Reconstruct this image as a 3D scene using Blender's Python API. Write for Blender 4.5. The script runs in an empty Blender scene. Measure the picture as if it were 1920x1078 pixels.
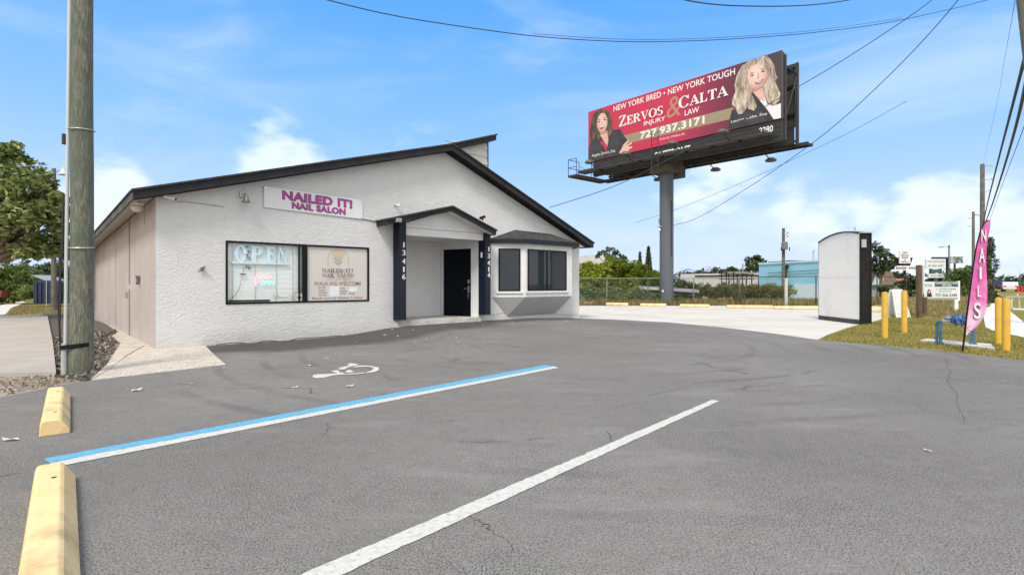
import bpy, bmesh, math, random
from mathutils import Vector, Matrix
import numpy as np
R=math.radians
rnd=random.Random(7)
C=bpy.context.scene.collection
# ---------------------------------------------------------------- camera
H=1.1; CX,HY,FP=960.0,533.0,1000.0
cd=bpy.data.cameras.new('camera'); cam=bpy.data.objects.new('camera',cd); C.objects.link(cam)
cam.location=(0,0,H); cam.rotation_euler=(R(90),0,0)
cd.sensor_width=36; cd.lens=36*FP/1920; cd.shift_y=-6/1920; cd.clip_start=.05; cd.clip_end=3000
sc=bpy.context.scene; sc.camera=cam
# ---------------------------------------------------------------- light
SUN_EL=R(52); SUN_AZ=R(196)      # azimuth: clockwise from +Y
w=bpy.data.worlds.new('World'); sc.world=w; w.use_nodes=True
sc.view_settings.view_transform='Standard'; sc.view_settings.look='None'
sc.view_settings.exposure=0.75; sc.view_settings.gamma=1
def nodes_of(nt):
    def N(t,**k):
        n=nt.nodes.new(t)
        for a,b in k.items():
            if a.startswith('i_'):
                n.inputs[a[2:].replace('_',' ')].default_value=b
            else: setattr(n,a,b)
        return n
    def val(x):
        return x
    def M(op,a,b=None,c=None,clamp=False):
        n=nt.nodes.new('ShaderNodeMath'); n.operation=op; n.use_clamp=clamp
        for i,x in enumerate((a,b,c)):
            if x is None: continue
            if isinstance(x,(int,float)): n.inputs[i].default_value=x
            else: nt.links.new(x,n.inputs[i])
        return n.outputs[0]
    def L(a,b): nt.links.new(a,b)
    def mix(f,a,b,blend='MIX'):
        n=nt.nodes.new('ShaderNodeMix'); n.data_type='RGBA'; n.blend_type=blend
        for i,x in ((0,f),(6,a),(7,b)):
            if isinstance(x,(int,float)): n.inputs[i].default_value=x
            elif isinstance(x,tuple): n.inputs[i].default_value=(*x[:3],1)
            else: nt.links.new(x,n.inputs[i])
        return n.outputs[2]
    def ramp(f,*st):
        n=nt.nodes.new('ShaderNodeValToRGB'); e=n.color_ramp.elements
        while len(e)<len(st): e.new(.5)
        for el,(p,c) in zip(e,st):
            el.position=p; el.color=(*c[:3],1) if isinstance(c,tuple) else (c,c,c,1)
        if f is not None: nt.links.new(f,n.inputs[0])
        return n.outputs[0]
    return N,M,L,mix,ramp
def build_world():
    nt=w.node_tree; N,M,L,mix,ramp=nodes_of(nt)
    bg=nt.nodes['Background']
    sky=N('ShaderNodeTexSky',sky_type='NISHITA',sun_disc=False,sun_elevation=SUN_EL,sun_rotation=SUN_AZ,
          air_density=1.0,dust_density=0.6,ozone_density=2.2)
    tc=N('ShaderNodeTexCoord'); d=tc.outputs['Generated']
    nrm=N('ShaderNodeVectorMath',operation='NORMALIZE'); L(d,nrm.inputs[0]); d=nrm.outputs[0]
    sep=N('ShaderNodeSeparateXYZ'); L(d,sep.inputs[0])
    mp=N('ShaderNodeMapping'); mp.inputs['Scale'].default_value=(1,1,2.2); L(d,mp.inputs[0])
    n1=N('ShaderNodeTexNoise',i_Scale=7.0,i_Detail=9.0,i_Roughness=.58); L(mp.outputs[0],n1.inputs['Vector'])
    n2=N('ShaderNodeTexNoise',i_Scale=2.2,i_Detail=5.0,i_Roughness=.55,i_Distortion=.8)
    mp2=N('ShaderNodeMapping'); mp2.inputs['Scale'].default_value=(.8,1.4,3.2); mp2.inputs['Rotation'].default_value=(0,.4,.6); L(d,mp2.inputs[0]); L(mp2.outputs[0],n2.inputs['Vector'])
    # cumulus banks: directions (azimuth right of +Y, elevation, angular radius)
    tot=None
    for px,py,r,s in ((495,312,.075,1),(560,325,.06,.8),(200,395,.075,1),(225,350,.04,.8),(1350,330,.085,.95),(1300,360,.07,.7),(1475,385,.04,.55),(1745,400,.075,.95),
                      (1690,435,.07,.9),(1630,405,.05,.85),(1830,440,.09,.9),(1900,470,.09,.8),(1560,430,.07,.55),(1780,480,.12,.6),(760,330,.05,.25),(-200,360,.12,1),(-600,300,.2,.8),(2300,380,.15,.9)):
        v=Vector(((px-CX)/FP,1,-(py-HY)/FP)).normalized()
        dp=N('ShaderNodeVectorMath',operation='DISTANCE'); L(d,dp.inputs[0]); dp.inputs[1].default_value=v
        a=M('MULTIPLY',M('SUBTRACT',1,M('DIVIDE',dp.outputs['Value'],r)),s)
        tot=a if tot is None else M('MAXIMUM',tot,a)
    # more banks all round the horizon so the place holds up elsewhere
    cum=M('ADD',tot,M('MULTIPLY',M('SUBTRACT',n1.outputs[0],.5),2.6))
    cm=N('ShaderNodeMapRange',interpolation_type='SMOOTHSTEP'); cm.inputs[1].default_value=.0; cm.inputs[2].default_value=.75; L(cum,cm.inputs[0])
    gate=N('ShaderNodeMapRange'); gate.inputs[1].default_value=-.5; gate.inputs[2].default_value=.1; L(tot,gate.inputs[0])
    cmask=M('MULTIPLY',M('MULTIPLY',cm.outputs[0],gate.outputs[0]),.68)
    # thin high veil
    veil=N('ShaderNodeMapRange',interpolation_type='SMOOTHSTEP'); veil.inputs[1].default_value=.46; veil.inputs[2].default_value=.78; veil.inputs[4].default_value=.36; L(n2.outputs[0],veil.inputs[0])
    # blue of the air, deeper overhead; a pale lilac band low down
    el=sep.outputs[2]
    sat=N('ShaderNodeHueSaturation',i_Saturation=1.12,i_Value=1.0); L(sky.outputs[0],sat.inputs['Color'])
    grad=ramp(el,(0.0,(6.0,6.9,9.3)),(.1,(4.9,6.5,9.8)),(.26,(2.6,5.15,9.7)),(.46,(1.05,3.75,8.9)),(1,(.8,2.4,6.0)))
    base=mix(.88,sat.outputs[0],grad)
    c1=mix(veil.outputs[0],base,(7.6,8.4,10.0))
    ccol=mix(n1.outputs[0],(7.4,8.2,9.9),(9.6,10.0,10.7))
    c2=mix(cmask,c1,ccol)
    # broken white overcast, added unseen overhead and behind the camera for soft light
    ov=N('ShaderNodeMapRange',interpolation_type='SMOOTHSTEP'); ov.inputs[1].default_value=.62; ov.inputs[2].default_value=.15; L(M('ADD',sep.outputs[1],M('MULTIPLY',M('SUBTRACT',n2.outputs[0],.5),.5)),ov.inputs[0])
    c2=mix(M('MULTIPLY',ov.outputs[0],.85),c2,(10.8,10.6,10.3))
    L(c2,bg.inputs[0]); bg.inputs[1].default_value=.075
build_world()
sd=bpy.data.lights.new('sun','SUN'); so=bpy.data.objects.new('sun',sd); C.objects.link(so)
sd.energy=2.0; sd.angle=R(16); sd.color=(1,.955,.88)
sv=Vector((math.sin(SUN_AZ)*math.cos(SUN_EL),math.cos(SUN_AZ)*math.cos(SUN_EL),math.sin(SUN_EL)))
so.rotation_euler=sv.to_track_quat('Z','Y').to_euler()
# ---------------------------------------------------------------- geometry helpers
def ray(px,py): return Vector(((px-CX)/FP,1,-(py-HY)/FP))
O=Vector((0,0,H))
AB=R(42.2); U=Vector((math.cos(AB),math.sin(AB),0)); V=Vector((-math.sin(AB),math.cos(AB),0))
def G0(px,py,z=0):
    r=ray(px,py); return O+r*((z-H)/r.z)
C0=G0(292,655)
def sstep(a,b,x):
    t=min(1,max(0,(x-a)/(b-a))); return t*t*(3-2*t)
def uv_of(x,y):
    d=Vector((x,y,0))-Vector((C0.x,C0.y,0)); return d.dot(U),d.dot(V)
def gz(x,y):
    u,v=uv_of(x,y)
    b=.155*sstep(2.9,5.1,u)*(1-sstep(8.2,12.5,u)*.85)
    if u>12.5: b*=1-sstep(12.5,16,u)
    f=sstep(-4.2,-.2,v)*(1-sstep(6,12,v)) 
    return b*f
def GP(px,py,dz=0):
    z=0
    for _ in range(12):
        p=G0(px,py,z+dz); z=gz(p.x,p.y)
    return p
def PX(px,py,d): return O+ray(px,py)*d
def MF(p,q,n): # frame at p, x along q, normal n
    x=q.normalized(); nn=n.normalized(); y=nn.cross(x)
    m=Matrix.Identity(4)
    for i in range(3): m[i][0]=x[i]; m[i][1]=y[i]; m[i][2]=nn[i]; m[i][3]=p[i]
    return m
class MB:
    def __init__(s,M=None): s.v=[]; s.f=[]; s.M=M; s.k=0
    def add(s,vs,fs):
        b=len(s.v)
        for p in vs:
            p=Vector(p); s.v.append(s.M@p if s.M else p)
        s.f+= [tuple(b+i for i in f) for f in fs]; return s
    def box(s,a,b):
        x0,y0,z0=a; x1,y1,z1=b
        return s.add([(x0,y0,z0),(x1,y0,z0),(x1,y1,z0),(x0,y1,z0),(x0,y0,z1),(x1,y0,z1),(x1,y1,z1),(x0,y1,z1)],
              [(3,2,1,0),(4,5,6,7),(0,1,5,4),(1,2,6,5),(2,3,7,6),(3,0,4,7)])
    def prism(s,poly,vec):
        n=len(poly); vec=Vector(vec); P=[Vector(p) for p in poly]
        return s.add(P+[p+vec for p in P],[tuple(range(n-1,-1,-1)),tuple(range(n,2*n))]+[(i,(i+1)%n,n+(i+1)%n,n+i) for i in range(n)])
    def flat(s,poly,z=0,dz=.0006):
        s.k+=1; zz=z+dz*s.k
        return s.add([(p[0],p[1],zz) for p in poly],[tuple(range(len(poly)))])
    def quad(s,*p): return s.add(p,[tuple(range(len(p)))])
    def tube(s,pts,r,n=8,cap=True):
        pts=[Vector(p) for p in pts]; rs=r if isinstance(r,(list,tuple)) else [r]*len(pts)
        vs=[];fs=[]; prev=None
        for i,p in enumerate(pts):
            t=(pts[min(i+1,len(pts)-1)]-pts[max(i-1,0)]).normalized()
            if prev is None:
                a=Vector((0,0,1)) if abs(t.z)<.9 else Vector((1,0,0))
                x=t.cross(a).normalized()
            else: x=(prev-t*prev.dot(t)).normalized()
            prev=x; y=t.cross(x)
            for k in range(n):
                an=2*math.pi*k/n; vs.append(p+(x*math.cos(an)+y*math.sin(an))*rs[i])
        for i in range(len(pts)-1):
            for k in range(n):
                fs.append((i*n+k,i*n+(k+1)%n,(i+1)*n+(k+1)%n,(i+1)*n+k))
        if cap: fs+= [tuple(range(n-1,-1,-1)),tuple((len(pts)-1)*n+k for k in range(n))]
        return s.add(vs,fs)
    def lathe(s,prof,o=(0,0,0),n=20):
        vs=[];fs=[]; o=Vector(o)
        for r,z in prof:
            for k in range(n):
                a=2*math.pi*k/n; vs.append(o+Vector((r*math.cos(a),r*math.sin(a),z)))
        for i in range(len(prof)-1):
            for k in range(n): fs.append((i*n+k,i*n+(k+1)%n,(i+1)*n+(k+1)%n,(i+1)*n+k))
        fs+= [tuple(range(n-1,-1,-1)),tuple((len(prof)-1)*n+k for k in range(n))]
        return s.add(vs,fs)
    def text(s,t,x0,y0,wd,h,bold=0,z=.003,ext=.002,ital=0,font=None,exact=True):
        vs,fs=text_mesh(t,bold)
        xs=[v[0] for v in vs]; ys=[v[1] for v in vs]
        mx,Mx=min(xs),max(xs); my=0 if not exact else min(ys); My=max(ys)
        sx=wd/(Mx-mx); sy=h/(My-my)
        return s.add([(x0+(v[0]-mx)*sx+ital*(v[1]-my)*sy,y0+(v[1]-my)*sy,z+ext*(1 if v[2]>0 else 0)) for v in vs],fs)
    def build(s,name,mat,parent=None,smooth=False,bevel=0):
        me=bpy.data.meshes.new(name); me.from_pydata(s.v,[],s.f); me.validate(); me.update()
        if mat is not None: me.materials.append(mat)
        o=bpy.data.objects.new(name,me); C.objects.link(o)
        if parent is not None: o.parent=parent
        if smooth:
            for p in me.polygons: p.use_smooth=True
            if smooth=='auto':
                me.set_sharp_from_angle(angle=R(35))
        if bevel:
            m=o.modifiers.new('bevel','BEVEL'); m.width=bevel; m.segments=2; m.limit_method='ANGLE'
        return o
_tc={}
def text_mesh(t,bold=0):
    key=(t,bold)
    if key in _tc: return _tc[key]
    cu=bpy.data.curves.new('t','FONT'); cu.body=t; cu.size=1; cu.space_character=1.0+bold*1.6; cu.offset=bold; cu.extrude=.01; cu.resolution_u=4
    o=bpy.data.objects.new('t',cu); C.objects.link(o)
    dg=bpy.context.evaluated_depsgraph_get(); dg.update()
    me=o.evaluated_get(dg).to_mesh()
    vs=[tuple(v.co) for v in me.vertices]; fs=[tuple(p.vertices) for p in me.polygons]
    o.evaluated_get(dg).to_mesh_clear(); bpy.data.objects.remove(o); bpy.data.curves.remove(cu)
    _tc[key]=(vs,fs); return _tc[key]
def serif(ch,T=.22,n=.085):
    """polygons of a bold serif capital on a unit-high grid, and its advance"""
    S=.075
    def rc(a,b,c,d): return [(a,b),(c,b),(c,d),(a,d)]
    def ring(cx,cy,rx,ry,a0,a1,tk=T,tn=n,k=22):
        out=[]
        for i in range(k):
            q=[]
            for j in (i,i+1):
                a=a0+(a1-a0)*j/k; th=tn+(tk-tn)*abs(math.cos(a))**1.3
                q.append((a,th))
            (a,ta),(b,tb)=q
            out.append([(cx+rx*math.cos(a),cy+ry*math.sin(a)),(cx+rx*math.cos(b),cy+ry*math.sin(b)),
                        (cx+(rx-tb)*math.cos(b),cy+(ry-tb*.8)*math.sin(b)),(cx+(rx-ta)*math.cos(a),cy+(ry-ta*.8)*math.sin(a))])
        return out
    P=math.pi
    if ch=='Z': return [rc(.06,1-n,.7,1),[(.5,1-n),(.7,1-n),(.24,n),(.03,n)],rc(.03,0,.72,n),[(.06,1),(.06,.74),(.1,.74),(.2,1-n)],[(.72,0),(.72,.28),(.67,.28),(.58,n)]],.8
    if ch=='E': return [rc(0,0,.36,S),rc(0,1-S,.36,1),rc(.08,S,.08+T,1-S),rc(.36,1-n,.68,1),rc(.36,0,.7,n),rc(.28,.47,.5,.47+n),rc(.47,.36,.53,.64),[(.68,1),(.68,.72),(.63,.72),(.54,1-n)],[(.7,0),(.7,.29),(.65,.29),(.55,n)]],.78
    if ch=='R': return [rc(0,0,.36,S),rc(0,1-S,.4,1),rc(.08,S,.08+T,1-S)]+ring(.42,.74,.33,.26,-P/2,P/2)+[rc(.28,1-n,.42,1),rc(.28,.48,.44,.48+n),[(.36,.48),(.56,.5),(.84,S),(.62,S)],rc(.58,0,.9,S)],.92
    if ch=='V': return [rc(0,1-S,.38,1),rc(.58,1-S,.9,1),[(.08,1-S),(.3,1-S),(.53,.12),(.46,0),(.42,0)],[(.7,1-S),(.78,1-S),(.5,0),(.46,.02)]],.92
    if ch=='O': return ring(.45,.5,.45,.52,0,2*P,k=40),.95
    if ch=='S': return ring(.33,.74,.3,.28,.25*P,1.5*P)+ring(.33,.26,.33,.28,-.75*P,.5*P)+[rc(.56,.7,.62,.98),rc(.0,.02,.06,.3)],.72
    if ch=='C': return ring(.46,.5,.46,.52,.2*P,1.8*P,k=36)+[rc(.76,.66,.82,1.0)],.9
    if ch=='A': return [rc(-.04,0,.28,S),rc(.5,0,.94,S),[(.06,S),(.14,S),(.42,.9),(.4,1)],[(.4,1),(.5,1),(.86,S),(.62,S),(.38,.78)],rc(.2,.3,.6,.3+n)],.92
    if ch=='L': return [rc(0,0,.36,S),rc(0,1-S,.38,1),rc(.08,S,.08+T,1-S),rc(.36,0,.68,n),[(.68,0),(.68,.32),(.63,.32),(.54,n)]],.76
    if ch=='T': return [rc(.2,0,.58,S),rc(.29,S,.29+T,1-n),rc(0,1-n,.78,1),[(0,1),(0,.7),(.05,.7),(.16,1-n)],[(.78,1),(.78,.7),(.73,.7),(.62,1-n)]],.84
    if ch=='P': return [rc(0,0,.38,S),rc(0,1-S,.4,1),rc(.08,S,.08+T,1-S)]+ring(.42,.72,.36,.28,-P/2,P/2)+[rc(.28,1-n,.42,1),rc(.28,.44,.44,.44+n)],.84
    if ch=='N': return [rc(-.02,0,.24,S),rc(0,1-S,.24,1),rc(.07,S,.15,1-S),[(.07,1-S),(.27,1-S),(.76,.02),(.72,0),(.66,0)],rc(.68,.02,.76,1-S),rc(.58,1-S,.86,1)],.92
    if ch=='I': return [rc(0,0,.36,S),rc(0,1-S,.36,1),rc(.08,S,.08+T,1-S)],.44
    if ch=='D': return [rc(0,0,.4,S),rc(0,1-S,.4,1),rc(.08,S,.08+T,1-S)]+ring(.38,.5,.44,.5,-P/2,P/2),.92
    return [],.4
def serif_text(mb,t,x0,y0,h,wd,z=.003,caps=1.0,smallcap=None):
    tot=0; items=[]
    for i,ch in enumerate(t):
        sc_=1.0 if (i==0 or not smallcap) else smallcap
        ps,ad=serif(ch); items.append((ps,tot,sc_)); tot+=ad*sc_
    kx=wd/tot
    for ps,off,s_ in items:
        for p in ps: mb.flat([(x0+(off+q[0]*s_)*kx,y0+q[1]*h*s_) for q in p],z)
def tag(o,label=None,cat=None,group=None,kind=None):
    if label: o['label']=label
    if cat: o['category']=cat
    if group: o['group']=group
    if kind: o['kind']=kind
    return o
def empty(name,loc,rz=0,label=None,cat=None,group=None):
    o=bpy.data.objects.new(name,None); C.objects.link(o); o.location=loc; o.rotation_euler=(0,0,rz); o.empty_display_size=.2
    return tag(o,label,cat,group)
def copy_tree(o,parent=None):
    c=o.copy(); C.objects.link(c)
    if parent is not None: c.parent=parent
    for ch in list(o.children): copy_tree(ch,c)
    return c
def struct(o): o['kind']='structure'; return o
# ---------------------------------------------------------------- materials
def lin(r,g,b):
    f=lambda c:(c/255/12.92) if c/255<=.04045 else ((c/255+.055)/1.055)**2.4
    return (f(r),f(g),f(b))
_m={}
def mat(name,col,rough=.6,col2=None,nscale=4,detail=5,nlo=.35,nhi=.65,bump=0,bscale=40,bdist=.01,metal=0,stretch=(1,1,1),spec=.5,grime=None,gscale=1.5,col3=None):
    if name in _m: return _m[name]
    m=bpy.data.materials.new(name); m.use_nodes=True; nt=m.node_tree; N,M_,L,mix,ramp=nodes_of(nt)
    b=nt.nodes['Principled BSDF']; b.inputs['Roughness'].default_value=rough; b.inputs['Metallic'].default_value=metal; b.inputs['Specular IOR Level'].default_value=spec
    tc=N('ShaderNodeTexCoord'); mp=N('ShaderNodeMapping'); mp.inputs['Scale'].default_value=stretch; L(tc.outputs['Object'],mp.inputs[0])
    c=None
    if col2 is not None:
        n=N('ShaderNodeTexNoise',i_Scale=float(nscale),i_Detail=float(detail),i_Roughness=.6); L(mp.outputs[0],n.inputs['Vector'])
        st=[(nlo,col),(nhi,col2)]
        if col3: st=[(nlo,col),((nlo+nhi)/2,col2),(nhi,col3)]
        c=ramp(n.outputs[0],*st)
    if grime is not None:
        n=N('ShaderNodeTexNoise',i_Scale=float(gscale),i_Detail=6.0,i_Roughness=.65); L(mp.outputs[0],n.inputs['Vector'])
        f=ramp(n.outputs[0],(.48,0.0),(.75,.6))
        c=mix(f,c if c is not None else col,grime)
    if c is not None: L(c,b.inputs['Base Color'])
    else: b.inputs['Base Color'].default_value=(*col,1)
    if bump:
        n=N('ShaderNodeTexNoise',i_Scale=float(bscale),i_Detail=6.0,i_Roughness=.6); L(mp.outputs[0],n.inputs['Vector'])
        bp=N('ShaderNodeBump',i_Strength=float(bump),i_Distance=float(bdist)); L(n.outputs[0],bp.inputs['Height']); L(bp.outputs[0],b.inputs['Normal'])
    _m[name]=m; return m
def asphalt_mat():
    m=bpy.data.materials.new('asphalt'); m.use_nodes=True; nt=m.node_tree; N,M_,L,mix,ramp=nodes_of(nt)
    b=nt.nodes['Principled BSDF']; b.inputs['Roughness'].default_value=.95; b.inputs['Specular IOR Level'].default_value=.12
    P=N('ShaderNodeTexCoord').outputs['Object']
    def nz(s,d=5,r=.6,vec=P,dist=0):
        n=N('ShaderNodeTexNoise',i_Scale=float(s),i_Detail=float(d),i_Roughness=float(r),i_Distortion=float(dist)); L(vec,n.inputs['Vector']); return n.outputs[0]
    big=ramp(nz(.45,6,.62),(.3,(.160,.153,.143)),(.5,(.208,.200,.188)),(.7,(.246,.237,.223)))
    pur=ramp(nz(.55,4,.55),(.52,0.0),(.68,.45))
    c=mix(pur,big,(.21,.185,.185))
    grain=ramp(nz(60,4,.8),(.3,.62),(.5,1.0),(.7,1.38))
    c=mix(.8,c,grain,'MULTIPLY'); c=mix(.35,c,ramp(nz(9,4,.7),(.3,.7),(.5,1.0),(.7,1.25)),'MULTIPLY')
    dens=ramp(nz(.9,6,.65),(.4,.0),(.7,.11))
    pit=N('ShaderNodeMapRange'); pit.inputs[1].default_value=.55; pit.inputs[2].default_value=.66; pit.inputs[4].default_value=.9; L(M_('ADD',nz(125,2,.5),dens),pit.inputs[0])
    c=mix(pit.outputs[0],c,(.055,.052,.05))
    fl=N('ShaderNodeMapRange'); fl.inputs[1].default_value=.66; fl.inputs[2].default_value=.72; fl.inputs[4].default_value=.5; L(nz(110,2,.5),fl.inputs[0]); c=mix(fl.outputs[0],c,(.34,.33,.31))
    # scuffed streaks running across the bays
    mp=N('ShaderNodeMapping'); mp.inputs['Rotation'].default_value=(0,0,R(-42)); mp.inputs['Scale'].default_value=(.8,2.6,1); L(P,mp.inputs[0])
    stx=ramp(nz(2.4,7,.72,mp.outputs[0],.6),(.62,0.0),(.72,.4)); c=mix(M_('MULTIPLY',stx,ramp(nz(30,3,.7),(.42,0.0),(.55,1.0))),c,(.06,.056,.053))
    light=ramp(nz(1.1,6,.6,mp.outputs[0],.3),(.55,0.0),(.8,.5)); c=mix(light,c,(.28,.27,.257))
    # tyre scrubs: rings
    wv=N('ShaderNodeTexWave',wave_type='RINGS',rings_direction='Z',i_Scale=.55,i_Distortion=1.6,i_Detail=2.0,i_Detail_Scale=.7); mp3=N('ShaderNodeMapping'); mp3.inputs['Location'].default_value=(-1.2,-10.2,0); L(P,mp3.inputs[0]); L(mp3.outputs[0],wv.inputs['Vector'])
    rg=M_('MULTIPLY',ramp(wv.outputs['Fac'],(.82,0.0),(.97,.36)),ramp(nz(.5,3,.5),(.5,0.0),(.64,1.0))); c=mix(rg,c,(.075,.071,.07))
    # fine cracks
    vc=N('ShaderNodeTexVoronoi',feature='DISTANCE_TO_EDGE',i_Scale=.42); nv=N('ShaderNodeTexNoise',i_Scale=1.8,i_Detail=6.0); L(P,nv.inputs['Vector'])
    wp=N('ShaderNodeVectorMath',operation='MULTIPLY_ADD'); L(nv.outputs['Color'],wp.inputs[0]); wp.inputs[1].default_value=(.7,.7,0); L(P,wp.inputs[2]); L(wp.outputs[0],vc.inputs['Vector'])
    cr=M_('MULTIPLY',ramp(vc.outputs['Distance'],(.0,1.0),(.005,0.0)),ramp(nz(.45,3),(.52,0.0),(.6,.8))); c=mix(cr,c,(.03,.028,.027))
    # fresh dark sealer along the shop front and round dark blots (u,v in shop frame)
    rot=N('ShaderNodeMapping',vector_type='TEXTURE'); rot.inputs['Location'].default_value=(C0.x,C0.y,0); rot.inputs['Rotation'].default_value=(0,0,AB); L(P,rot.inputs[0])
    s=N('ShaderNodeSeparateXYZ'); L(rot.outputs[0],s.inputs[0])
    wob=M_('MULTIPLY',M_('SUBTRACT',nz(1.2,5),.5),1.1)
    dv=M_('ADD',M_('MULTIPLY',s.outputs[1],-1),wob)             # metres out from the wall
    lim=M_('ADD',.55,M_('MULTIPLY',ramp(M_('DIVIDE',s.outputs[0],12),(.0,0.0),(.1,.9),(.3,1.0),(.45,.75),(.6,.3),(.9,.15)),1.2))
    sl=N('ShaderNodeMapRange',interpolation_type='SMOOTHSTEP'); L(M_('SUBTRACT',lim,dv),sl.inputs[0]); sl.inputs[1].default_value=-.35; sl.inputs[2].default_value=.35; sl.inputs[4].default_value=.72
    c=mix(sl.outputs[0],c,mix(nz(3,5),(.036,.032,.030),(.075,.068,.063)))
    L(c,b.inputs['Base Color'])
    bp=N('ShaderNodeBump',i_Strength=.55,i_Distance=.006); L(M_('ADD',nz(95,3,.7),M_('MULTIPLY',nz(6,4),.8)),bp.inputs['Height']); L(bp.outputs[0],b.inputs['Normal'])
    return m
def stucco_mat(name,c1,c2,strength=.9):
    m=bpy.data.materials.new(name); m.use_nodes=True; nt=m.node_tree; N,M_,L,mix,ramp=nodes_of(nt)
    b=nt.nodes['Principled BSDF']; b.inputs['Roughness'].default_value=.75; b.inputs['Specular IOR Level'].default_value=.35
    P=N('ShaderNodeTexCoord').outputs['Object']
    mp=N('ShaderNodeMapping'); mp.inputs['Scale'].default_value=(1,1,2.1); mp.inputs['Rotation'].default_value=(0,R(12),0); L(P,mp.inputs[0])
    n=N('ShaderNodeTexNoise',i_Scale=6.5,i_Detail=3.0,i_Roughness=.5,i_Distortion=.9); L(mp.outputs[0],n.inputs['Vector'])
    ridge=M_('ABSOLUTE',M_('SUBTRACT',n.outputs[0],.5)); h=ramp(ridge,(.0,1.0),(.05,.35),(.2,.0))
    n2=N('ShaderNodeTexNoise',i_Scale=60.0,i_Detail=4.0); L(P,n2.inputs['Vector'])
    hh=M_('ADD',h,M_('MULTIPLY',n2.outputs[0],.45))
    n4=N('ShaderNodeTexNoise',i_Scale=1.3,i_Detail=3.0); L(P,n4.inputs['Vector'])
    hh=M_('MULTIPLY',hh,ramp(n4.outputs[0],(.3,.45),(.65,1.0)))
    bp=N('ShaderNodeBump',i_Strength=float(strength),i_Distance=.02); L(hh,bp.inputs['Height']); L(bp.outputs[0],b.inputs['Normal'])
    n3=N('ShaderNodeTexNoise',i_Scale=1.1,i_Detail=6.0,i_Roughness=.65); L(P,n3.inputs['Vector'])
    c=ramp(n3.outputs[0],(.3,c1),(.7,c2))
    # splash dirt along the foot, and rain streaks
    s=N('ShaderNodeSeparateXYZ'); L(P,s.inputs[0])
    ft=M_('MULTIPLY',ramp(s.outputs[2],(.0,.7),(.3,0.0)),ramp(n3.outputs[0],(.4,.2),(.7,1.0))); c=mix(ft,c,(.30,.28,.25))
    mps=N('ShaderNodeMapping'); mps.inputs['Scale'].default_value=(5,5,.35); L(P,mps.inputs[0]); n5=N('ShaderNodeTexNoise',i_Scale=1.6,i_Detail=5.0,i_Roughness=.6); L(mps.outputs[0],n5.inputs['Vector'])
    st5=ramp(n5.outputs[0],(.52,0.0),(.75,.14)); c=mix(st5,c,(.44,.43,.405))
    L(c,b.inputs['Base Color']); return m
def leaf_mat(name,c1,c2,c3,trans=.25):
    if name in _m: return _m[name]
    m=bpy.data.materials.new(name); m.use_nodes=True; nt=m.node_tree; N,M_,L,mix,ramp=nodes_of(nt)
    b=nt.nodes['Principled BSDF']; b.inputs['Roughness'].default_value=.5; out=nt.nodes['Material Output']
    g=N('ShaderNodeNewGeometry'); n=N('ShaderNodeTexNoise',i_Scale=.9,i_Detail=3.0); L(N('ShaderNodeTexCoord').outputs['Object'],n.inputs['Vector'])
    f=M_('ADD',M_('MULTIPLY',g.outputs['Random Per Island'],.6),M_('MULTIPLY',n.outputs[0],.55))
    c=ramp(f,(.2,c1),(.55,c2),(.95,c3)); L(c,b.inputs['Base Color'])
    tr=N('ShaderNodeBsdfTranslucent'); L(c,tr.inputs[0]); mx=N('ShaderNodeMixShader'); mx.inputs[0].default_value=trans
    L(b.outputs[0],mx.inputs[1]); L(tr.outputs[0],mx.inputs[2]); L(mx.outputs[0],out.inputs[0]); _m[name]=m; return m
def glass_mat(name,tint=(.85,.93,.9),refl=.14):
    m=bpy.data.materials.new(name); m.use_nodes=True; nt=m.node_tree; N,M_,L,mix,ramp=nodes_of(nt); out=nt.nodes['Material Output']
    t=N('ShaderNodeBsdfTransparent'); t.inputs[0].default_value=(*tint,1); g=N('ShaderNodeBsdfGlossy'); g.inputs['Roughness'].default_value=.015
    lw=N('ShaderNodeLayerWeight'); fr=M_('MULTIPLY',M_('POWER',lw.outputs['Facing'],4.0),.5); mx=N('ShaderNodeMixShader'); L(M_('ADD',fr,refl*.7),mx.inputs[0]); L(t.outputs[0],mx.inputs[1]); L(g.outputs[0],mx.inputs[2]); L(mx.outputs[0],out.inputs[0]); return m
def emit_mat(name,col,s):
    m=bpy.data.materials.new(name); m.use_nodes=True; b=m.node_tree.nodes['Principled BSDF']; b.inputs['Base Color'].default_value=(*col,1)
    b.inputs['Emission Color'].default_value=(*col,1); b.inputs['Emission Strength'].default_value=s; return m
ASPH=asphalt_mat()
STUC=stucco_mat('white_stucco',(.585,.59,.588),(.665,.668,.664),.34)
SMOOTHW=mat('painted_white',(.70,.705,.70),.55,(.64,.64,.635),2.5,6,bump=.15,bscale=30)
TRIMW=mat('trim_white',(.72,.72,.715),.5,(.66,.66,.65),4,4)
PINK=mat('pinkish_paint',(.41,.345,.315),.75,(.47,.40,.37),1.2,7,bump=.3,bscale=25,bdist=.01,grime=(.33,.28,.25),gscale=.9)
SOFF=mat('soffit_paint',(.42,.385,.34),.7,(.52,.48,.43),1.5,6)
FASC=mat('charcoal_trim',(.022,.023,.026),.6,(.034,.034,.037),3,6,spec=.15)
FASC_OLD=mat('weathered_trim',(.10,.095,.08),.8,(.05,.05,.045),2,8,.4,.6)
SHING=mat('roof_shingle',(.035,.034,.034),.9,(.075,.072,.07),9,6,bump=.6,bscale=30,spec=.15)
NAVY=mat('navy_paint',(.006,.009,.022),.45,(.009,.013,.03),3,4,spec=.15)
NAVYG=mat('dark_slate_paint',(.016,.02,.026),.5,(.022,.027,.033),3,4,spec=.15)
BLACK=mat('black_frame',(.008,.008,.009),.4,spec=.15)
BLK2=mat('black_metal',(.012,.012,.013),.5,(.02,.02,.02),5,4,spec=.15)
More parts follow.
